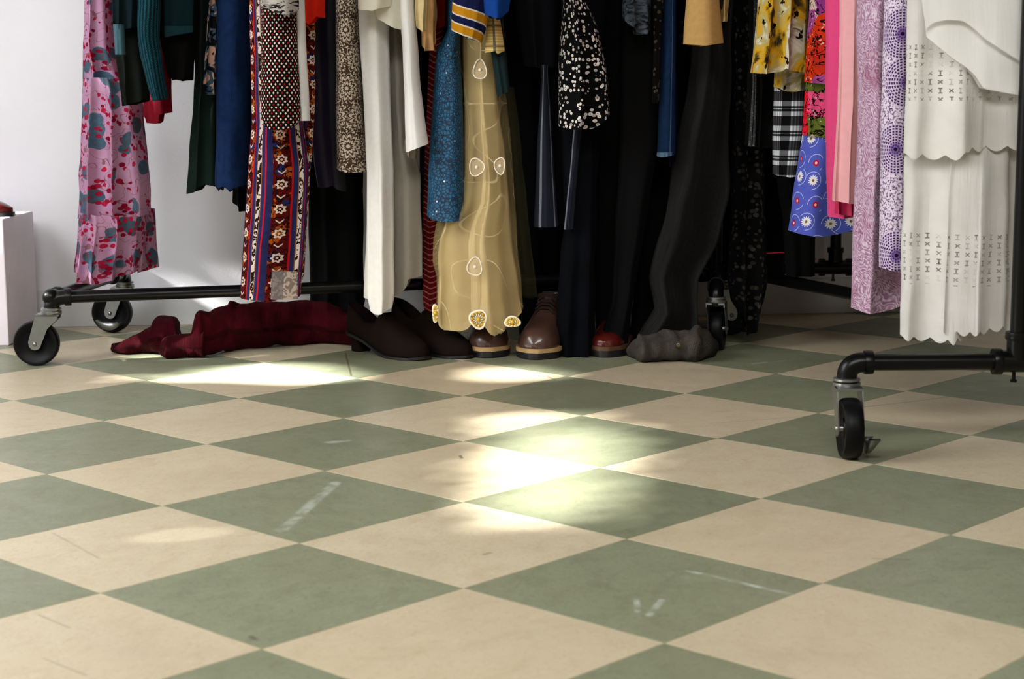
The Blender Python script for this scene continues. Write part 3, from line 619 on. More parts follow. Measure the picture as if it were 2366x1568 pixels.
garment('folk_dress', 'long dark red folk print dress with navy stripes and cream scroll bands', 'dress', [
 ('skirt', FOLK, [(-60, 575, 676), (280, 583, 700), (380, 574, 714), (460, 569, 712), (560, 563, 706), (697, 555, 694)], 3.715, .068, W(folds=3, fa=.018, ph=.5, tw=.9, wr=.005, sq=.9, lref=.42, hem=[(555, 692), (622, 692), (630, 699), (660, 692), (694, 690)])),
 ('turned_hem', cloth('folk print reverse', lambda m, u, v: m.mix(m.mix(L(172, 160, 150), L(128, 118, 112), (m.noise(m.vec(u, v), 62, 1, dist=1.6) > .5)), L(104, 98, 100), (u < .0)*.7)), [(620, 628, 687), (692, 625, 688)], 3.635, .008, W(up=0, top=628, folds=2, fa=.002, wr=.002)),
 ('side_panel', FOLK, [(-60, 660, 730), (280, 690, 727), (460, 688, 713), (640, 690, 702)], 3.77, .02, W(folds=3, fa=.006, hem=[(690, 655), (702, 640)]))])
garment('jersey_top', 'knit top with small white and red diamonds on black', 'top', [
 ('body', fab('diamond jersey', diamonds), [(-60, 604, 684), (20, 603, 684), (160, 603, 690), (302, 603, 697)], 3.575, .03, W(folds=2, fa=.004, wr=.004, hem=[(603, 276), (611, 280), (616, 294), (632, 299), (662, 300), (682, 291), (697, 276)]))])
TIGER = cloth('grey animal print', lambda m, u, v: m.mix(L(176, 170, 164), L(46, 42, 42), (m.noise(m.vec(u*.55, v*2.2), 70, 3, .6, 1.0) > .54)))
garment('animal_blouse', 'grey and black animal print blouse over the diamond knit top', 'blouse', [
 ('body', TIGER, [(-60, 598, 694), (36, 602, 690)], 3.505, .03, W(folds=4, fa=.006, hem=[(602, 17), (625, 19), (640, 31), (662, 35), (676, 32), (690, 20)]))])
WHITE = dye('white cotton', L(242, 241, 238), var=.06, transl=.12)
garment('white_shirt', 'white shirt sleeve hanging straight beside the diamond knit top', 'shirt', [
 ('sleeve', WHITE, [(-60, 678, 702), (60, 684, 705), (278, 692, 717)], 3.60, .018, W(folds=2, fa=.002, wr=.003)),
 ('cuff', WHITE, [(246, 690, 716), (279, 692, 717)], 3.599, .0195, W(up=0, top=246, wr=.001, fa=.001))])
garment('orange_top', 'orange red top with a ragged hem between white shirt and brown flower skirt', 'top', [
 ('body', dye('orange red rayon', L(214, 52, 24)), [(-60, 704, 752), (58, 706, 754)], 3.655, .028, W(folds=3, fa=.005, hem=[(706, 50), (713, 58), (726, 50), (737, 40), (754, 41)]))])
garment('velvet_dress', 'dark violet velvet dress in the shade left of the brown flower skirt', 'dress', [
 ('body', dye('violet velvet', L(38, 22, 52), sheen=.15), [(-60, 706, 782), (300, 716, 788), (445, 736, 800)], 3.9, .06, W(folds=4, fa=.01, hem=[(736, 430), (752, 436), (775, 428), (800, 446)]))])
garment('black_gown', 'plain black gown reaching the floor behind the maroon heap', 'dress', [
 ('body', BLACK, [(-60, 700, 830), (300, 704, 840), (450, 712, 838), (700, 716, 842), (796, 712, 820)], 4.09, .042, W(folds=6, fa=.012))])
garment('flower_skirt', 'straight skirt with cream ring flowers on brown', 'skirt', [
 ('body', fab('brown ring flowers', petal_rings), [(-60, 777, 828), (200, 777, 838), (300, 777, 844), (400, 779, 852)], 3.82, .062, W(folds=2, fa=.003, wr=.004, sq=.9, hem=[(779, 390), (792, 395), (810, 399), (852, 398)]))])
CREAM = dye('cream voile', L(242, 238, 224), var=.08, transl=.25)
garment('cream_blouse', 'cream blouse with loose draped hem above the long white trousers', 'blouse', [
 ('front', CREAM, [(-60, 824, 908), (25, 829, 903)], 3.655, .03, W(folds=3, fa=.006, hem=[(829, 20), (862, 25), (880, 20), (903, 14)])),
 ('back', CREAM, [(-60, 862, 945), (70, 868, 940)], 3.69, .03, W(folds=3, fa=.008, hem=[(868, 26), (876, 44), (895, 58), (918, 66), (936, 70), (940, 30)]))])
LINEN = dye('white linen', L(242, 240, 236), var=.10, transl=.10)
garment('linen_trousers', 'long white linen trousers hanging down to the brown suede pumps', 'trousers', [
 ('front_leg', LINEN, [(-60, 826, 898), (60, 829, 899), (200, 838, 902), (400, 848, 910), (600, 848, 911), (690, 849, 911), (727, 858, 904)], 3.76, .04, W(folds=4, fa=.007, ph=1, wr=.004, hem=[(858, 719), (868, 727), (886, 724), (904, 714)])),
 ('side_fold', LINEN, [(430, 852, 890), (600, 845, 890), (690, 842, 890)], 3.80, .03, W(up=0, top=440, folds=2, fa=.003)),
 ('back_leg', dye('shaded linen', L(186, 180, 170), var=.1), [(-60, 888, 925), (330, 900, 948), (400, 902, 970), (500, 904, 974), (690, 902, 977)], 3.835, .028, W(folds=3, fa=.008, hem=[(902, 690), (918, 682), (945, 662), (950, 645), (977, 639)]))])  # back leg: shade put into a darker copy of the linen colour
garment('olive_skirt', 'dark olive skirt in the gap between white trousers and white sleeve', 'skirt', [
 ('body', dye('dark olive twill', L(58, 54, 44)), [(-60, 890, 940), (400, 896, 944)], 3.99, .03, W(hem=[(896, 360), (944, 360)]))])
garment('white_jacket', 'white jacket sleeve with a slanting open cuff left of the teal skirt', 'jacket', [
 ('sleeve', WHITE, [(-60, 918, 955), (70, 927, 963), (200, 934, 972), (350, 938, 992)], 3.69, .034, W(folds=2, fa=.002, wr=.003, hem=[(938, 352), (945, 350), (992, 333)])),
 ('cuff_lining', dye('cuff lining', L(168, 158, 146)), [(320, 935, 970), (368, 936, 962)], 3.725, .02, W(up=0, top=322, wr=.004, hem=[(936, 355), (948, 366), (962, 367)]))])
garment('tan_blouse', 'crumpled tan blouse sleeves beside the striped cuff', 'blouse', [
 ('sleeve', dye('tan satin', L(196, 160, 116), rough=.5), [(-60, 968, 1008), (60, 972, 1008), (118, 976, 1010)], 3.69, .022, W(folds=5, fa=.007, wr=.01, wrs=30, hem=[(976, 104), (985, 116), (1000, 116), (1010, 100)])),
 ('sleeve', dye('cream satin', L(222, 204, 160), rough=.5), [(-60, 958, 990), (74, 962, 984)], 3.665, .014, W(folds=4, fa=.005, wr=.006, wrs=30, hem=[(962, 60), (974, 74), (984, 68)]))])
garment('rust_blouse', 'rust red blouse glimpsed behind the crumpled tan sleeves', 'blouse', [
 ('body', dye('rust crepe', L(120, 34, 18)), [(-60, 990, 1040), (66, 994, 1034)], 3.82, .03, W(hem=[(994, 50), (1010, 66), (1034, 60)]))])
garment('teal_skirt', 'shiny teal skirt with a pebbled texture and tiny pale sparks', 'skirt', [
 ('body', cloth('teal pebble satin', scales, rough=.5, spec=.3), [(-60, 1036, 1066), (70, 1034, 1063), (118, 1008, 1064), (200, 1002, 1068), (400, 990, 1072), (514, 987, 1073)], 3.735, .042, W(folds=2, fa=.006, ph=2.2, wr=.003, hem=[(987, 500), (1000, 508), (1030, 513), (1073, 510)]))])
def cuff_bands(m, u, v):
    t = (v+u*.28-.672)/.078
    return m.ramp(t, [(0, L(34, 42, 84)), (.24, L(214, 206, 196)), (.28, L(196, 146, 36)), (.47, L(214, 206, 196)), (.51, L(34, 42, 84)), (.68, L(214, 206, 196)), (.72, L(196, 146, 36)), (.92, L(214, 206, 196)), (.96, L(34, 42, 84))], True)
garment('sweatshirt', 'royal blue sweatshirt with a navy and mustard striped cuff', 'sweatshirt', [
 ('sleeve', dye('royal blue fleece', L(34, 84, 156)), [(-60, 1088, 1190), (0, 1110, 1180), (44, 1122, 1172)], 3.585, .036, W(folds=3, fa=.008, wr=.01, hem=[(1122, 30), (1140, 42), (1160, 42), (1172, 25)])),
 ('cuff', cloth('striped rib cuff', cuff_bands, wv=.003, bs=.6), [(-60, 1054, 1140), (0, 1046, 1138), (50, 1043, 1128), (99, 1042, 1113)], 3.60, .042, W(folds=9, fa=.0015, wr=.002, hem=[(1042, 70), (1075, 85), (1113, 99)]))])
garment('check_shirt', 'pale yellow checked shirt sleeve under the striped sweatshirt cuff', 'shirt', [
 ('sleeve', cloth('yellow check', yplaid), [(-60, 1128, 1152), (35, 1125, 1155), (125, 1121, 1168)], 3.645, .022, W(folds=3, fa=.003, wr=.004, hem=[(1121, 122), (1146, 119), (1152, 127), (1168, 117)]))])
garment('slate_shirt', 'dark slate green shirt tail below the pale yellow checked sleeve', 'shirt', [
 ('sleeve', dye('slate green twill', L(44, 62, 64)), [(60, 1125, 1162), (224, 1150, 1180)], 3.67, .016, W(top=60, wr=.003, fa=.002, hem=[(1150, 224), (1180, 211)]))])
# organza dress: satin lining, sheer outer layer, rosettes
SATIN = cloth('straw satin', lambda m, u, v: m.mix(L(212, 196, 156), L(194, 172, 128), m.noise(m.vec(u, v), 22, 3)), rough=.6, spec=.25)
def vines(m, u, v):
    p = m.vec(u, v); w = ((m.noise(p, 9, 0)-.5).ab() < .006); return m.mix(L(206, 188, 140), L(224, 208, 170), w)
SHEER = cloth('straw organza', vines, rough=.7, alpha=lambda m, u, v: .30+((m.noise(m.vec(u, v), 9, 0)-.5).ab() < .006)*.25)
oy, od = 3.79, .07
scal = [(1012, 744), (1018, 756), (1032, 766), (1060, 767), (1075, 760), (1088, 744), (1104, 742), (1118, 750), (1135, 766), (1152, 773), (1168, 764), (1180, 748), (1196, 738), (1212, 724)]
orows = [(-60, 1066, 1128), (200, 1070, 1146), (400, 1072, 1172), (470, 1060, 1178), (515, 1030, 1180), (560, 1014, 1184), (600, 1010, 1190), (640, 1012, 1196), (745, 1010, 1210), (774, 1012, 1212)]
srows = [(-60, 1062, 1160), (200, 1066, 1168), (400, 1062, 1186), (470, 1050, 1192), (515, 1008, 1194), (560, 999, 1196), (615, 999, 1200), (650, 1008, 1204), (745, 1009, 1213), (776, 1011, 1214)]
org = garment('organza_dress', 'straw yellow organza dress with embroidered rosettes and a scalloped hem', 'dress', [
 ('lining', SATIN, orows, oy, od, W(folds=4, fa=.020, ph=.9, hem=scal, cols=96, hback=-40)),
 ('overlay', SHEER, srows, oy, od+.018, W(folds=5, fa=.018, ph=.4, hem=[(a, b-3) for a, b in scal], cols=96, hback=-40)),
 ('train', cloth('olive tulle', lambda m, u, v: L(120, 116, 84), alpha=.16), [(200, 1150, 1190), (500, 1170, 1220), (690, 1190, 1242)], 3.855, .02, W(up=0, top=200, folds=4, fa=.01, hem=[(1190, 690), (1242, 690)]))])
PEARL = plain('ivory thread', L(232, 224, 206), .7, .2); GOLD = plain('gold bead', L(206, 168, 40), .35, .6); VEIL = cloth('rosette gauze', lambda m, u, v: L(214, 198, 168), alpha=.55)
def rosette(x, v, rx, rv, bead, tilt=0.0, yy=None):
    y = yy if yy else oy-od-.038; c = at(x, v, y); k = y/F; rr = random.Random(int(x)); N = 18; ring = []
    for i in range(N+1):
        a = 2*PI*i/N; q = 1+.10*math.sin(3*a+rr.random()*.2+x)+(.05*math.sin(9*a) if bead else 0)
        ring.append(c+Vector((rx*k*q*math.cos(a), abs(math.cos(a))*tilt, rv*k*q*math.sin(a))))
    ring[-1] = ring[0]; bm = bmesh.new(); sweep(bm, ring, .0026 if bead else .0014, 8, False)
    if bead:
        for i in range(13):
            a = 2*PI*i/13; e = c+Vector((rx*k*.62*math.cos(a), 0, rv*k*.62*math.sin(a))); sweep(bm, [c+Vector((rx*k*.25*math.cos(a), -.001, rv*k*.25*math.sin(a))), e], .0011, 5)
    else:
        ball(bm, c, .0035, 10, (1, .4, 1))
    o = under(bmobj('rosette', bm, PEARL), org)
    bm = bmesh.new(); vs = [bm.verts.new(c+(p-c)*.98+Vector((0, .002, 0))) for p in ring[:-1]]; ce = bm.verts.new(c+Vector((0, .001, 0)))
    for i in range(N): bm.faces.new((vs[i], vs[(i+1) % N], ce))
    under(bmobj('rosette_ground', bm, SATIN if bead else VEIL), o)
    if bead:
        bm = bmesh.new(); ball(bm, c-Vector((0, .003, 0)), .0052, 10)
        for i in range(11):
            a = 2*PI*i/11+.2; ball(bm, c+Vector((rx*k*.78*math.cos(a), -.001, rv*k*.78*math.sin(a))), .0031, 7)
        g = under(bmobj('bead', bm, GOLD), o); g['label'] = 'gold beads sewn round the rosette'
for x, v, rx, rv in ((1109, 161, 15, 22), (1101, 386, 17, 20), (1155, 383, 12, 19), (1097, 616, 17, 21)): rosette(x, v, rx, rv, False)
rosette(1105, 737, 19, 21, True); rosette(1006, 723, 5, 20, True, yy=3.74); rosette(1184, 743, 17, 11, True)
ZIG = cloth('red chevron knit', lambda m, u, v: m.mix(L(120, 24, 30), L(196, 150, 140), (((v+((u/.034).fr()-.5).ab()*.016)/.0125).fr() < .22)*.6), wv=.004, bs=.8)
garment('chevron_scarf', 'dark red knitted scarf with fine pale chevrons beside the organza dress', 'scarf', [
 ('body', ZIG, [(-60, 1000, 1030), (400, 980, 1010), (560, 977, 1015), (700, 977, 1016), (745, 985, 1014)], 3.872, .018, W(fa=.002, wr=.003, hem=[(985, 725), (1000, 738), (1014, 742)]))])
garment('navy_skirt', 'ink navy skirt hanging long behind the right of the organza dress', 'skirt', [
 ('body', INK, [(-60, 1150, 1290), (300, 1165, 1290), (500, 1180, 1296), (712, 1196, 1300), (792, 1200, 1300)], 4.075, .04, W(folds=7, fa=.012))])
garment('dark_jacket', 'blackish navy jacket whose hem stops above the grey gored skirt', 'jacket', [
 ('body', dye('night blue wool', L(26, 27, 34)), [(-60, 1180, 1296), (100, 1200, 1292), (158, 1212, 1290)], 3.84, .05, W(hem=[(1212, 152), (1250, 158), (1290, 156)]))])
GORE = cloth('grey blue stripe', lambda m, u, v: m.mix(L(52, 56, 68), L(132, 136, 144), ((u+.010).ab() < .003).mx((u-.016).ab() < .0017)))
garment('gored_skirt', 'dark gored skirt with flaring grey blue stripes', 'skirt', [
 ('panel', GORE, [(150, 1250, 1268), (165, 1252, 1267), (300, 1243, 1276), (400, 1239, 1282), (525, 1233, 1291)], 3.79, .03, W(up=0, top=150, folds=2, fa=.003, wr=.003)),
 ('panel', GORE, [(290, 1326, 1345), (400, 1316, 1334), (530, 1303, 1324)], 3.738, .010, W(up=0, top=280, folds=2, fa=.003, wr=.003)),
 ('body', dye('near black crepe', L(24, 24, 28)), [(-60, 1235, 1345), (300, 1250, 1340), (518, 1246, 1318)], 3.87, .04, W(folds=5, fa=.009))])
garment('pebble_blouse', 'black blouse printed with small white blossoms', 'blouse', [
 ('body', cloth('white blossom print', pebbles), [(-60, 1302, 1340), (0, 1300, 1352), (60, 1297, 1380), (150, 1290, 1400), (230, 1290, 1408), (302, 1290, 1406)], 3.70, .07, W(folds=4, fa=.014, ph=2.6, wr=.006, lref=.30, hem=[(1290, 293), (1320, 300), (1350, 299), (1372, 296), (1386, 284), (1406, 266)]))])
garment('ragged_skirt', 'long blue black skirt with a ragged hem touching the floor by the brown boots', 'skirt', [
 ('body', dye('blue black wool', L(24, 28, 38), bs=.8), [(-60, 1300, 1400), (300, 1296, 1384), (500, 1304, 1378), (700, 1290, 1374), (832, 1285, 1374)], 3.80, .045, W(folds=5, fa=.012, wr=.012, hem=[(1285, 800), (1293, 822), (1304, 828), (1318, 822), (1335, 829), (1350, 832), (1374, 800)]))])
garment('black_trousers', 'plain black trousers ending above the single oxblood shoe', 'trousers', [
 ('leg', BLACK, [(-60, 1385, 1450), (350, 1380, 1448), (700, 1374, 1440), (782, 1378, 1436)], 3.92, .045, W(folds=4, fa=.008)),
 ('leg', dye('black serge', L(27, 26, 27)), [(-60, 1440, 1530), (350, 1432, 1520), (700, 1412, 1462), (796, 1384, 1452)], 3.815, .03, W(folds=4, fa=.006, hem=[(1384, 772), (1400, 789), (1425, 795), (1452, 797)]))])
TIE = cloth('grey tie dye', lambda m, u, v: m.ramp(m.noise(m.vec(u, v*1.6), 40, 4, .6, 1.2), [(.42, L(24, 25, 28)), (.6, L(96, 104, 114))]))
garment('tie_dye_top', 'grey and black tie dyed top with a rounded hem right of the blossom blouse', 'top', [
 ('body', TIE, [(-60, 1436, 1506), (40, 1440, 1505), (82, 1446, 1502)], 3.73, .04, W(hem=[(1446, 40), (1456, 58), (1474, 78), (1490, 80), (1502, 68)]))])
TRIMB = cloth('woven trim', lambda m, u, v: m.mix(L(24, 22, 20), L(92, 84, 74), (m.vor(m.vec(u, v), 95)[0] < .32)*(m.noise(m.vec(u, v), 30, 1) > .42)))
garment('trimmed_coat', 'black coat with a narrow pale ring-patterned trim beside the jean leg', 'coat', [
 ('front_trim', TRIMB, [(-60, 1508, 1536), (100, 1510, 1528), (238, 1507, 1523)], 3.74, .01, W(fa=.001, wr=.001)),
 ('body', BLACK, [(-60, 1500, 1590), (300, 1500, 1580), (640, 1470, 1545), (800, 1452, 1520)], 3.955, .03, W(folds=5, fa=.008))])
garment('jeans', 'blue jean leg with a pale side seam, ending at knee height of the rack', 'jeans', [
 ('leg', cloth('mid blue denim', lambda m, u, v: m.mix(m.mix(L(48, 76, 112), L(30, 52, 84), m.noise(m.vec(u, v), 70, 4)), L(96, 124, 150), ((u-.006).ab() < .0012)), wv=.0022, bs=.5), [(-60, 1531, 1563), (130, 1528, 1561), (360, 1518, 1560)], 3.77, .03, W(folds=2, fa=.002, wr=.003, hem=[(1518, 357), (1530, 361), (1545, 358), (1550, 361), (1560, 355)])),
 ('frayed_cuff', dye('pale denim fray', L(110, 138, 160)), [(346, 1518, 1556), (363, 1517, 1556)], 3.769, .0305, W(up=0, top=351, folds=13, fa=.0015, n=5, hem=[(1517, 360), (1528, 363), (1556, 359)]))])
garment('violet_scarf', 'scrap of dark violet silk peeping below the jean leg', 'scarf', [
 ('body', dye('violet silk', L(44, 18, 62)), [(250, 1525, 1566), (386, 1540, 1564)], 3.815, .01, W(top=250, up=.1, hem=[(1540, 376), (1550, 387), (1564, 362)]))])
TAN = dye('tan brushed cotton', L(198, 166, 114))
garment('tan_jacket', 'tan jacket sleeve with a straight cuff in the dark middle of the rack', 'jacket', [
 ('sleeve', TAN, [(-60, 1590, 1658), (0, 1586, 1662), (60, 1580, 1668), (106, 1578, 1673)], 3.645, .036, W(folds=3, fa=.004, wr=.003, hem=[(1578, 101), (1625, 106), (1673, 99)])),
 ('sleeve', TAN, [(-60, 1660, 1694), (50, 1666, 1678)], 3.79, .02, W(wr=.003))])
for lab, rows, y in (('added black filler at the back, behind the navy jacket', [(-60, 1170, 1345), (640, 1190, 1340)], 4.21), ('added black filler at the back, behind the tie dyed top', [(-60, 1355, 1530), (690, 1360, 1525)], 4.23), ('added black filler at the back, behind the tan sleeve', [(-60, 1540, 1720), (650, 1535, 1690)], 4.25), ('added black filler at the back, behind the violet velvet', [(-60, 600, 745), (400, 640, 745)], 4.22), ('added black filler at the back, behind the organza dress', [(-60, 960, 1155), (640, 975, 1170)], 4.19), ('added black filler at the back, behind the teal sleeve', [(-60, 350, 480), (120, 380, 470)], 4.05)):  # added black fillers, hide the wall where the gaps are dark
    garment('dark_filler_coat', lab, 'coat', [('body', BLACK, rows, y, .03, W(folds=7, fa=.008))])
CORD = cloth('charcoal fleece', lambda m, u, v: m.mix(L(37, 35, 32), L(24, 23, 22), m.noise(m.vec(u, v), 40, 4)), wv=.003, bs=.6, sheen=.05)
CUFF = cloth('lightened charcoal fleece', lambda m, u, v: m.mix(L(112, 106, 99), L(72, 68, 64), m.noise(m.vec(u, v), 60, 4)), wv=.003, bs=.7)  # leg's fleece with brightness put into the colour against the low light
tr = garment('gathered_trousers', 'charcoal trousers slumped to the floor with a gathered buttoned cuff', 'trousers', [
 ('leg', CORD, [(-60, 1602, 1694), (150, 1600, 1692), (300, 1574, 1686), (450, 1544, 1680), (560, 1520, 1660), (600, 1512, 1642), (650, 1502, 1618), (690, 1508, 1614), (725, 1514, 1612), (760, 1490, 1612), (792, 1470, 1612)], 3.83, .060, W(folds=3, fa=.026, ph=1.2, wr=.022, wrs=12, tw=1.2, hem=[(1470, 780), (1612, 784)]))])
def slumped_cuff():
    secs, uvs = [], []; N, K = 46, 40
    for i in range(N+1):
        t = i/N; x = 1452+(1662-1452)*t
        top = lerp([(1452, 806), (1458, 782), (1475, 768), (1500, 778), (1530, 768), (1575, 762), (1594, 764), (1600, 756), (1625, 758), (1650, 776), (1662, 800)], x)[0]
        bot = lerp([(1452, 828), (1470, 836), (1485, 842), (1560, 838), (1610, 840), (1650, 826), (1662, 812)], x)[0]
        yb = fl(x, bot).y; zt = at(x, top, yb+.035).z; X = at(x, bot, yb+.03).x; dep = .085*math.sin(PI*min(max(t, .06), .94))**.4; s = []
        for k in range(K):
            a = 2*PI*k/K; c_, s_ = math.cos(a), math.sin(a); rr = 1+.10*math.sin(34*t+math.cos(a)*2.5+2*noise.noise(Vector((t*9, a, 0))))*(.4+.6*max(0, -c_))*(1 if .22 < t < .72 else .45)
            p = Vector((X, yb+dep*.5+c_*dep*.5*rr-.0, zt*.5+zt*.5*math.copysign(abs(s_)**.75, s_)*(1 if s_ < 0 else rr)))
            nv = noise.noise_vector(p*34); p += nv*.009; p.z = max(p.z, .001); s.append(p); uvs.append((t*.2, k/K*.2))
        secs.append(s)
    loft('gathered_cuff', secs, CUFF, tr, True, uvs)
slumped_cuff()
bm = bmesh.new(); c = at(1568, 797, 3.665); lathe(bm, [(0, .003), (.0025, .002), (.0045, .003), (.0056, .0015), (.0056, 0), (0, 0)], c, (0, -1, .15), 20); o = under(bmobj('button', bm, BRASS), tr); o['label'] = 'dull metal button on the gathered cuff'
SPK = cloth('black with faint blossoms', lambda m, u, v: pebbles(m, u, v, 92, L(13, 12, 11), L(62, 58, 53)))
garment('blossom_dress', 'long black dress with faint grey blossoms and a pointed hem, behind the slumped trousers', 'dress', [
 ('body', SPK, [(-60, 1690, 1772), (300, 1694, 1770), (500, 1688, 1768), (640, 1680, 1774), (775, 1700, 1752)], 3.88, .034, W(folds=6, fa=.012, hem=[(1700, 690), (1712, 730), (1726, 776), (1740, 768), (1752, 700)]))])
garment('sequin_tunic', 'black tunic edged with a line of tiny silver sequins, left of the yellow print skirt', 'tunic', [
 ('body', BLACK, [(-60, 1732, 1790), (200, 1728, 1800), (340, 1722, 1796)], 3.78, .03, W(hem=[(1722, 338), (1796, 345)])),
 ('sequin_edge', cloth('sequins', lambda m, u, v: m.mix(L(22, 22, 22), L(120, 120, 116), m.vor(m.vec(u, v), 260)[0] < .3), rough=.4, spec=.5), [(-60, 1742, 1753), (200, 1738, 1749), (338, 1728, 1746)], 3.745, .005, W(fa=.001, wr=.001))])

# ------------------------------------------------------------------ right rack, back to front
R_ = RACK_R
for lab, rows, y in (('added black light blocker at the far end of its rack, left of the plaid skirt', [(-60, 1735, 1815), (400, 1745, 1822), (640, 1752, 1812)], 4.06), ('added black light blocker at the far end of its rack, behind the daisy skirt', [(-60, 1885, 2010), (536, 1890, 2005)], 4.07)):  # added black shapes that keep light off the wall behind
    garment('dark_filler_coat', lab, 'coat', [('body', BLACK, rows, y, .025, W(folds=5, fa=.006))], R_)
garment('black_shift', 'plain black shift dress hanging deep behind the black and white plaid skirt', 'dress', [
 ('body', BLACK, [(-60, 1760, 1900), (300, 1780, 1890), (500, 1806, 1884), (640, 1816, 1882)], 3.86, .03, W(folds=5, fa=.008))], R_)
garment('plaid_skirt', 'black and white plaid skirt below the yellow print skirt', 'skirt', [
 ('body', cloth('black white plaid', plaid_bw), [(120, 1790, 1875), (190, 1789, 1872), (300, 1785, 1868), (410, 1785, 1845)], 3.72, .042, W(top=120, folds=4, fa=.004, wr=.003, hem=[(1785, 404), (1815, 409), (1845, 406)]))], R_)
garment('pleated_skirt', 'yellow and grey watercolour print skirt with soft pleats', 'skirt', [
 ('front', cloth('yellow watercolour print', watercolor), [(-60, 1758, 1868), (0, 1752, 1866), (100, 1743, 1865), (172, 1734, 1866)], 3.60, .05, W(folds=8, fa=.014, ph=.4, wr=.004, cols=96, hem=[(1734, 168), (1765, 171), (1790, 166), (1800, 158), (1830, 164), (1866, 172)])),
 ('underlayer', fab('yellow watercolour print 2', watercolor), [(100, 1790, 1868), (212, 1786, 1862)], 3.655, .02, W(up=0, top=110, folds=5, fa=.006, hem=[(1786, 200), (1810, 210), (1836, 212), (1862, 202)]))], R_)
RED1 = cloth('dark bouquet print', lambda m, u, v: petals(m, u, v, [(0, L(204, 70, 30)), (.32, L(60, 34, 34)), (.46, L(172, 90, 152)), (.62, L(190, 60, 40)), (.78, L(206, 186, 172)), (.88, L(150, 70, 140))], 15, 1.9))
RED2 = cloth('bright bouquet print', lambda m, u, v: petals(m, u, v, [(0, L(222, 40, 66)), (.4, L(214, 34, 120)), (.62, L(112, 124, 58)), (.78, L(226, 96, 140)), (.9, L(206, 200, 150))], 11, 3.7))
garment('bouquet_dress', 'dress with orange, violet and scarlet flowers on a dark ground', 'dress', [
 ('top_tier', RED1, [(-60, 1876, 1950), (0, 1872, 1945), (100, 1866, 1940), (194, 1858, 1940)], 3.51, .045, W(folds=4, fa=.006, hem=[(1858, 190), (1905, 196), (1940, 196)])),
 ('bottom_tier', RED2, [(160, 1864, 1940), (250, 1858, 1940), (324, 1854, 1940)], 3.55, .04, W(up=0, top=160, folds=4, fa=.006, hem=[(1854, 311), (1880, 316), (1910, 325), (1940, 325)]))], R_)
garment('daisy_skirt', 'cornflower blue flared skirt with white and red daisies', 'skirt', [
 ('body', cloth('daisy print', daisies), [(250, 1862, 1985), (315, 1855, 1985), (420, 1838, 1988), (546, 1820, 1992)], 3.58, .06, W(top=250, up=.1, folds=3, fa=.008, ph=2, sq=.9, hem=[(1820, 538), (1850, 543), (1885, 546), (1930, 541), (1992, 520)]))], R_)
garment('pink_dress', 'hot pink crepe dress between the bouquet dress and the pale pink one', 'dress', [
 ('body', dye('hot pink crepe', L(226, 96, 146), var=.12), [(-60, 1908, 2000), (300, 1908, 2000), (400, 1910, 2000), (505, 1913, 2000)], 3.36, .045, W(folds=6, fa=.006, ph=.7, wr=.004, hem=[(1913, 503), (1935, 505), (2000, 498)])),
 ('lining', dye('magenta satin', L(214, 22, 104), rough=.4, spec=.4), [(400, 1928, 2000), (500, 1930, 2000)], 3.315, .01, W(up=0, top=400, folds=7, fa=.004, wr=.005, hem=[(1930, 494), (1962, 498), (2000, 492)]))], R_)
garment('pale_pink_dress', 'pale pink jersey dress with long soft folds', 'dress', [
 ('body', dye('pale pink jersey', L(232, 182, 184), var=.10), [(-60, 1942, 2030), (100, 1940, 2030), (250, 1935, 2030), (400, 1926, 2030), (472, 1924, 2030)], 3.25, .045, W(folds=6, fa=.014, ph=1.6, wr=.004, cols=96, hem=[(1924, 467), (1960, 470), (2030, 474)]))], R_)
garment('swirl_dress', 'long mauve dress with a fine swirling white print', 'dress', [
 ('body', cloth('mauve swirl print', swirls, transl=.1), [(-60, 1983, 2110), (60, 1981, 2110), (200, 1984, 2110), (300, 1984, 2105), (420, 1978, 2100), (500, 1974, 2098), (620, 1970, 2092), (724, 1968, 2086)], 3.10, .06, W(folds=3, fa=.016, ph=2.2, wr=.006, cols=96, hem=[(1968, 720), (2030, 723), (2046, 718), (2060, 709), (2086, 712)]))], R_)
garment('mandala_skirt', 'white and purple skirt printed with rings of dots', 'skirt', [
 ('body', cloth('purple ring dots', mandala), [(-60, 2046, 2120), (120, 2041, 2116), (250, 2037, 2112), (400, 2035, 2112), (626, 2032, 2112)], 2.99, .036, W(folds=2, fa=.003, wr=.003, hem=[(2032, 621), (2055, 626), (2085, 622), (2112, 618)]))], R_)
EYE = cloth('white eyelet cotton', lambda m, u, v: m.mix(L(250, 248, 244), L(236, 232, 226), m.noise(m.vec(u, v), 26, 4)), transl=.12, bs=.5, alpha=lambda m, u, v: 1-eyelet_mask(m, u, v, [(.565, .655)]))
EYE2 = cloth('white eyelet flounce', lambda m, u, v: m.mix(L(250, 248, 244), L(236, 232, 226), m.noise(m.vec(u, v), 26, 4)), transl=.12, bs=.5, alpha=lambda m, u, v: 1-eyelet_mask(m, u, v, [(.262, .352)]))
def scallop(pts, p, a):
    out = []; x = pts[0][0]
    while x < pts[-1][0]: out.append((x, lerp(pts, x)[0]+a*abs(math.sin((x-pts[0][0])/p*PI)))); x += p/6
    return out
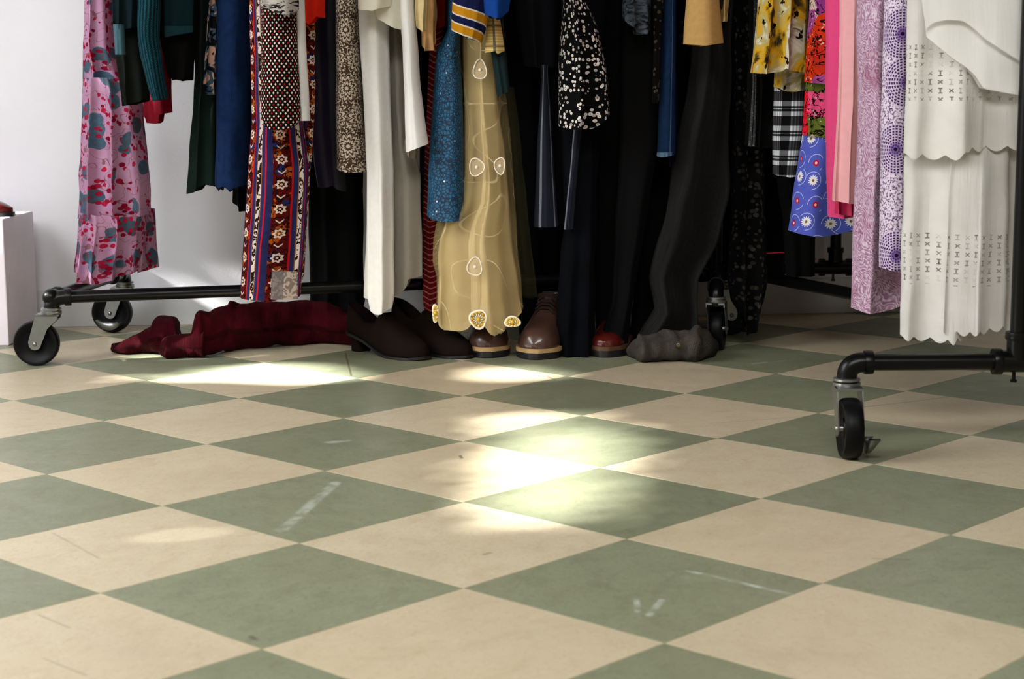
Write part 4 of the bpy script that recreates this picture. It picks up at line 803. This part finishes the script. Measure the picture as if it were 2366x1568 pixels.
garment('eyelet_dress', 'white tiered eyelet dress with scalloped hems beside the black post', 'dress', [
 ('top_tier', EYE, [(-60, 2100, 2440), (0, 2097, 2430), (200, 2093, 2430), (300, 2090, 2430), (382, 2087, 2430)], 2.862, .060, W(folds=6, fa=.014, ph=.4, wr=.004, cols=256, hem=scallop([(2087, 356), (2195, 358), (2205, 340), (2430, 330)], 36, 13))),
 ('bottom_tier', EYE2, [(320, 2090, 2430), (450, 2087, 2430), (600, 2083, 2428), (700, 2080, 2424), (800, 2077, 2420)], 2.890, .05, W(up=0, top=320, folds=6, fa=.016, ph=.6, wr=.005, cols=300, n=50, hem=scallop([(2077, 780), (2180, 782), (2190, 776), (2270, 766), (2420, 736)], 29, 12))),
 ('side_panel', EYE2, [(330, 2196, 2330), (500, 2190, 2330), (640, 2184, 2326), (790, 2178, 2322)], 2.834, .014, W(up=0, top=320, folds=4, fa=.007, ph=2.0, wr=.004, cols=160, hem=scallop([(2178, 768), (2260, 762), (2322, 752)], 27, 12)))], R_)
VOILE = cloth('white chiffon', lambda m, u, v: L(250, 249, 247), transl=.25, alpha=.95)
garment('chiffon_blouse', 'sheer white blouse with a swooping double hem over the eyelet dress', 'blouse', [
 ('body', VOILE, [(-60, 2122, 2420), (0, 2129, 2420), (60, 2138, 2420), (225, 2150, 2420)], 2.785, .007, W(folds=3, fa=.004, wr=.004, cols=96, hem=[(2150, 84), (2175, 108), (2200, 132), (2228, 152), (2250, 174), (2268, 204), (2320, 214), (2420, 228)])),
 ('peplum', VOILE, [(-60, 2126, 2420), (30, 2136, 2420), (160, 2146, 2420)], 2.770, .004, W(folds=3, fa=.003, wr=.003, cols=96, hem=[(2146, 68), (2164, 52), (2190, 46), (2228, 48), (2250, 64), (2275, 90), (2330, 124), (2420, 175)]))], R_)

# ------------------------------------------------------------------ things on the floor
def shoe(root, heel, toe, wid, prof, z0, mat, open_to, collar_h, nm='upper', ins=.012, toe_p=.5):
    """prof: (t, top height); z0: (t, sole height); from heel to toe"""
    heel, toe = Vector(heel), Vector(toe); ax = toe-heel; Lg = ax.length; ax.normalize(); sd = Vector((-ax.y, ax.x, 0)); secs = []; N, K = 40, 30
    wt = lambda t: wid*(lerp([(0, .10), (.015, .34), (.06, .56), (.2, .68), (.4, .74), (.55, .86), (.70, 1.0), (.82, .97), (.90, .80), (.96, .52), (.99, .25), (1, .06)], t)[0]) if toe_p < .6 else wid*(lerp([(0, .10), (.015, .4), (.06, .66), (.2, .74), (.4, .78), (.55, .92), (.72, 1.0), (.85, .96), (.93, .80), (.98, .48), (1, .12)], t)[0])
    for i in range(N+1):
        t = i/N; t = .5-.5*math.cos(PI*t) if 1 else t; zb = lerp(z0, t)[0]; hh = lerp(prof, t)[0]; wv_ = wt(t); s = []
        for k in range(K):
            a = 2*PI*k/K-PI/2
            if math.sin(a) < 0: q = Vector((math.cos(a)*wv_*.96, 0, zb+.002*math.sin(a)))
            else:
                c_ = math.copysign(abs(math.cos(a))**.72, math.cos(a)); z = hh*math.sin(a)**.85
                if t < open_to:
                    ch = lerp(collar_h, t)[0]; sa = math.sin(a); bl = max(0, min(1, (open_to-t)/.10, t/.03))
                    if sa <= .82: z = ch*(sa/.82)**.9
                    else: z = ch-(ch-.009)*bl*((sa-.82)/.18)**.55
                    c_ *= 1.18 if sa <= .82 else 1.05
                    wv2 = wv_*(1-.18*min(1, max(0, z)/.1))
                else: wv2 = wv_*(1-.18*(z/.1) if z < .1 else .82)
                q = Vector((c_*wv2, 0, zb+z))
            s.append(heel+ax*(t*Lg)+sd*q.x+Vector((0, 0, q.z)))
        secs.append(s)
    return loft(nm, secs, mat, root)
def sole(root, nm, heel, toe, wid, z0, th, mat, toe_p=.5, grow=.003, t0=0.0, t1=1.0):
    heel, toe = Vector(heel), Vector(toe); ax = toe-heel; Lg = ax.length; ax.normalize(); sd = Vector((-ax.y, ax.x, 0)); N = 30; bm = bmesh.new(); rings = []
    W5 = [(0, .10), (.015, .4), (.06, .62), (.2, .72), (.4, .76), (.55, .90), (.71, 1.0), (.84, .96), (.92, .80), (.97, .50), (1, .12)]
    for i in range(N+1):
        t = t0+(t1-t0)*(.5-.5*math.cos(PI*i/N)); zb = lerp(z0, t)[0]; w_ = wid*lerp(W5, t)[0]+grow; e = grow*(-1 if t < .02 else 1 if t > .98 else 0); c = heel+ax*(t*Lg+e)
        rings.append([bm.verts.new(c+sd*(sx*w_)+Vector((0, 0, zb+dz))) for sx, dz in ((-1, -th), (-1, 0), (1, 0), (1, -th))])
    for p, q in zip(rings, rings[1:]):
        for k in range(4): bm.faces.new((p[k], p[(k+1) % 4], q[(k+1) % 4], q[k]))
    bm.faces.new(rings[0][::-1]); bm.faces.new(rings[-1]); return under(sharp(bmobj(nm, bm, mat), 40), root)
SUEDE = dyed('brown suede', L(46, 33, 27), var=.35); BLK_SOLE = plain('black leather sole', L(28, 27, 28), .35, .5); INSOLE = plain('tan shoe lining', L(120, 96, 66), .7, .2)
LEATH = plain('brown boot leather', L(84, 58, 48), .30, .5, nz=30, coat=.35); WELT = plain('natural crepe welt', L(196, 160, 110), .6, .3, nz=60); OX = plain('oxblood leather', L(84, 22, 16), .25, .5, nz=20, coat=.5); LACES = plain('dark laces', L(44, 32, 26), .8, .2)
def pump(label, h, t):
    h, t = Vector(h), Vector(t); r = thing('pump_shoe', label, 'shoe', h, 'brown suede pumps'); z0 = [(0, .044), (.15, .041), (.3, .032), (.5, .013), (.62, .006), (.9, .006), (1, .009)]
    shoe(r, h, t, .041, [(0, .062), (.1, .07), (.35, .085), (.5, .082), (.62, .068), (.75, .05), (.9, .034), (.97, .024), (1, .01)], z0, SUEDE, .50, [(0, .066), (.12, .056), (.3, .040), (.42, .052), (.5, .082)])
    sole(r, 'sole', h, t, .041, z0, .006, BLK_SOLE)
    ax = (t-h).normalized(); sd = Vector((-ax.y, ax.x, 0)); bm = bmesh.new(); rings = []
    for z, s, o in ((0, .86, .004), (.012, .84, .003), (.028, .92, .001), (.038, 1.05, 0)):
        c = h+ax*(.030+o)+Vector((0, 0, z)); ring = []
        for k in range(18):
            a = 2*PI*k/18; x_ = .028*s*math.cos(a); ring.append(bm.verts.new(c+ax*(min(x_, .018*s))+sd*(.024*s*math.sin(a))))
        rings.append(ring)
    for p, q in zip(rings, rings[1:]):
        for k in range(18): bm.faces.new((p[k], p[(k+1) % 18], q[(k+1) % 18], q[k]))
    bm.faces.new(rings[0][::-1]); bm.faces.new(rings[-1]); under(sharp(bmobj('heel', bm, SUEDE), 50), r)
    bm = bmesh.new(); c = h+ax*.055
    return r
pump('brown suede pump with a block heel under the white linen trousers', fl(812, 806), fl(985, 832))
pump('second brown suede pump, half hidden behind the first one', fl(915, 795), fl(1083, 829))
def boot(label, toe, yaw, shaft, length=.275, wid=.046, mat=None, welt=None, cat='boot', grp='brown laced boots', nm='ankle_boot', scale=1.0):
    mat = mat or LEATH; t = Vector(toe); h = t+Vector((math.sin(yaw), math.cos(yaw), 0))*length; r = thing(nm, label, cat, h, grp); z0 = [(0, .024), (1, .024)]
    S = scale
    shoe(r, h, t, wid, [(0, .06*S), (.1, .085*S), (.4, .092*S), (.55, .078*S), (.68, .058*S), (.8, .049*S), (.9, .043*S), (.96, .033*S), (1, .012)], z0, mat, .0, [(0, 1), (1, 1)], toe_p=.9)
    sole(r, 'welt', h, t, wid, z0, .009, welt or WELT, .9, .005); sole(r, 'outsole', h, t, wid, [(0, .015), (1, .015)], .0135, BLK_SOLE, .9, .0035)
    if cat == 'shoe': return r
    ax = (t-h).normalized(); sd = Vector((-ax.y, ax.x, 0)); secs = []
    for z, w_, l_, o in ((.055, .036, .054, .077), (.09, .035, .050, .072), (.12, .036, .048, .068), (shaft, .038, .050, .064)):
        secs.append([h+ax*(o+l_*math.cos(2*PI*k/24))+sd*(w_*math.sin(2*PI*k/24))+Vector((0, 0, z*S)) for k in range(24)])
    loft('shaft', secs, mat, r)
    bm = bmesh.new()
    for k in range(5):
        q = k/4; c = h+ax*(length*(.60-.13*q))+Vector((0, 0, (.098+.032*q)*S)); sweep(bm, [c-sd*.022+ax*.004-Vector((0, 0, .01)), c-sd*.01+Vector((0, 0, .002)), c+sd*.01+Vector((0, 0, .002)), c+sd*.022+ax*.004-Vector((0, 0, .01))], .0022, 6)
    under(bmobj('laces', bm, LACES), r)
    return r
boot('brown leather boot with a pale welt, under the middle of the organza dress', fl(1126, 827), .0, .108, wid=.0475)
boot('brown leather boot with a pale welt, right of the organza hem', fl(1233, 831), .24, .118, wid=.048)
boot('oxblood leather shoe with a shiny toe between ragged skirt and slumped trousers', fl(1396, 829)+Vector((0, .02, 0)), .22, .055, .26, .041, OX, plain('dark welt', L(96, 66, 44), .5, .4, nz=50), 'shoe', None, 'oxford_shoe', .60)
# maroon sweater heap
MAR = cloth('maroon wool', lambda m, u, v: m.mix(L(104, 16, 38), L(70, 9, 23), m.noise(m.vec(u, v), 60, 4)), wv=.003, bs=.7)
heap = thing('sweater', 'maroon wool sweater lying crumpled on the floor along the low rail', 'sweater', fl(520, 800))
def heap_part(nm, tops, bots, dep, x0, x1, N=70, K=36, amp=.020, sc_=17, sd_=0):
    secs, uvs = [], []
    for i in range(N+1):
        t = i/N; x = x0+(x1-x0)*t; bt = lerp(bots, x)[0]; tp = lerp(tops, x)[0]; y0 = fl(x, bt).y; endk = min(1, min(t, 1-t)*9)**.5; d = dep*(.25+.75*endk); ym = y0+d*.55; zt = max(at(x, tp, ym).z, .012); s = []
        for k in range(K):
            a = 2*PI*k/K; c_ = math.copysign(abs(math.cos(a))**.8, math.cos(a)); s_ = math.copysign(abs(math.sin(a))**.8, math.sin(a))
            yy = y0+d*.5-c_*d*.5; p = Vector((at(x, tp, ym).x, yy, zt*.5+s_*zt*.5)); q = p*sc_+Vector((sd_*7.3, 0, 0)); nv = noise.noise_vector(q)+noise.noise_vector(q*2.3)*.45
            f = .25+.75*(1-abs(s_)**3 if s_ > 0 else 1); p += Vector((nv.x*amp*.5, nv.y*amp*f, nv.z*amp*.35)); rid = math.sin(p.x*46+p.z*80+sd_+2.5*noise.noise(p*9))*.007*f; p.y += rid; p.z = max(p.z, .0015); s.append(p); uvs.append((t*.5, k/K*.3))
        secs.append(s)
    return loft(nm, secs, MAR, heap, True, uvs)
heap_part('sleeve', [(260, 804), (270, 794), (290, 788), (320, 764), (350, 748), (358, 733), (375, 729), (392, 729), (402, 726), (409, 735), (411, 790)], [(260, 812), (290, 821), (340, 822), (411, 822)], .12, 260, 411, 44, sd_=1)
heap_part('cuff', [(347, 764), (352, 745), (362, 762), (380, 778), (420, 771), (470, 766)], [(347, 790), (358, 806), (372, 822), (388, 831), (470, 829)], .06, 347, 470, 36, amp=.006, sd_=2)
heap_part('body', [(430, 772), (445, 766), (452, 745), (455, 722), (462, 718), (490, 718), (510, 711), (527, 705), (530, 695), (540, 695), (552, 702), (580, 698), (640, 697), (700, 695), (760, 700), (815, 730), (835, 790)], [(430, 829), (470, 829), (510, 821), (560, 814), (640, 806), (720, 799), (835, 800)], .10, 430, 815, 84, sd_=3)
# dark red shoe end on the plinth
c = at(0, 488, 4.05); rs = thing('leather_shoe', 'tip of a dark red shoe standing on the white plinth', 'shoe', (-1.36, 4.07, .296))
shoe(rs, (-1.40, 4.07, .300), (-1.172, 4.07, .300), .036, [(0, .05), (.3, .06), (.6, .045), (.9, .022), (1, .01)], [(0, .006), (1, .006)], OX, .0, [(0, 1), (1, 1)])
sole(rs, 'outsole', (-1.40, 4.07, .300), (-1.172, 4.07, .300), .036, [(0, .006), (1, .006)], .009, BLK_SOLE)
# thin red line strung behind the blossom dress
bm = bmesh.new(); pts = [at(x, v, 3.96) for x, v in ((1700, 584), (1745, 583), (1775, 585), (1805, 583), (1822, 585), (1836, 595), (1850, 602), (1872, 602), (1886, 598))]
sweep(bm, pts, .0013, 8); tag(bmobj('streak', bm, plain('red cord', L(235, 26, 30), .4, .4)), 'thin bright red cord sagging in the dark gap between the racks', 'streak')
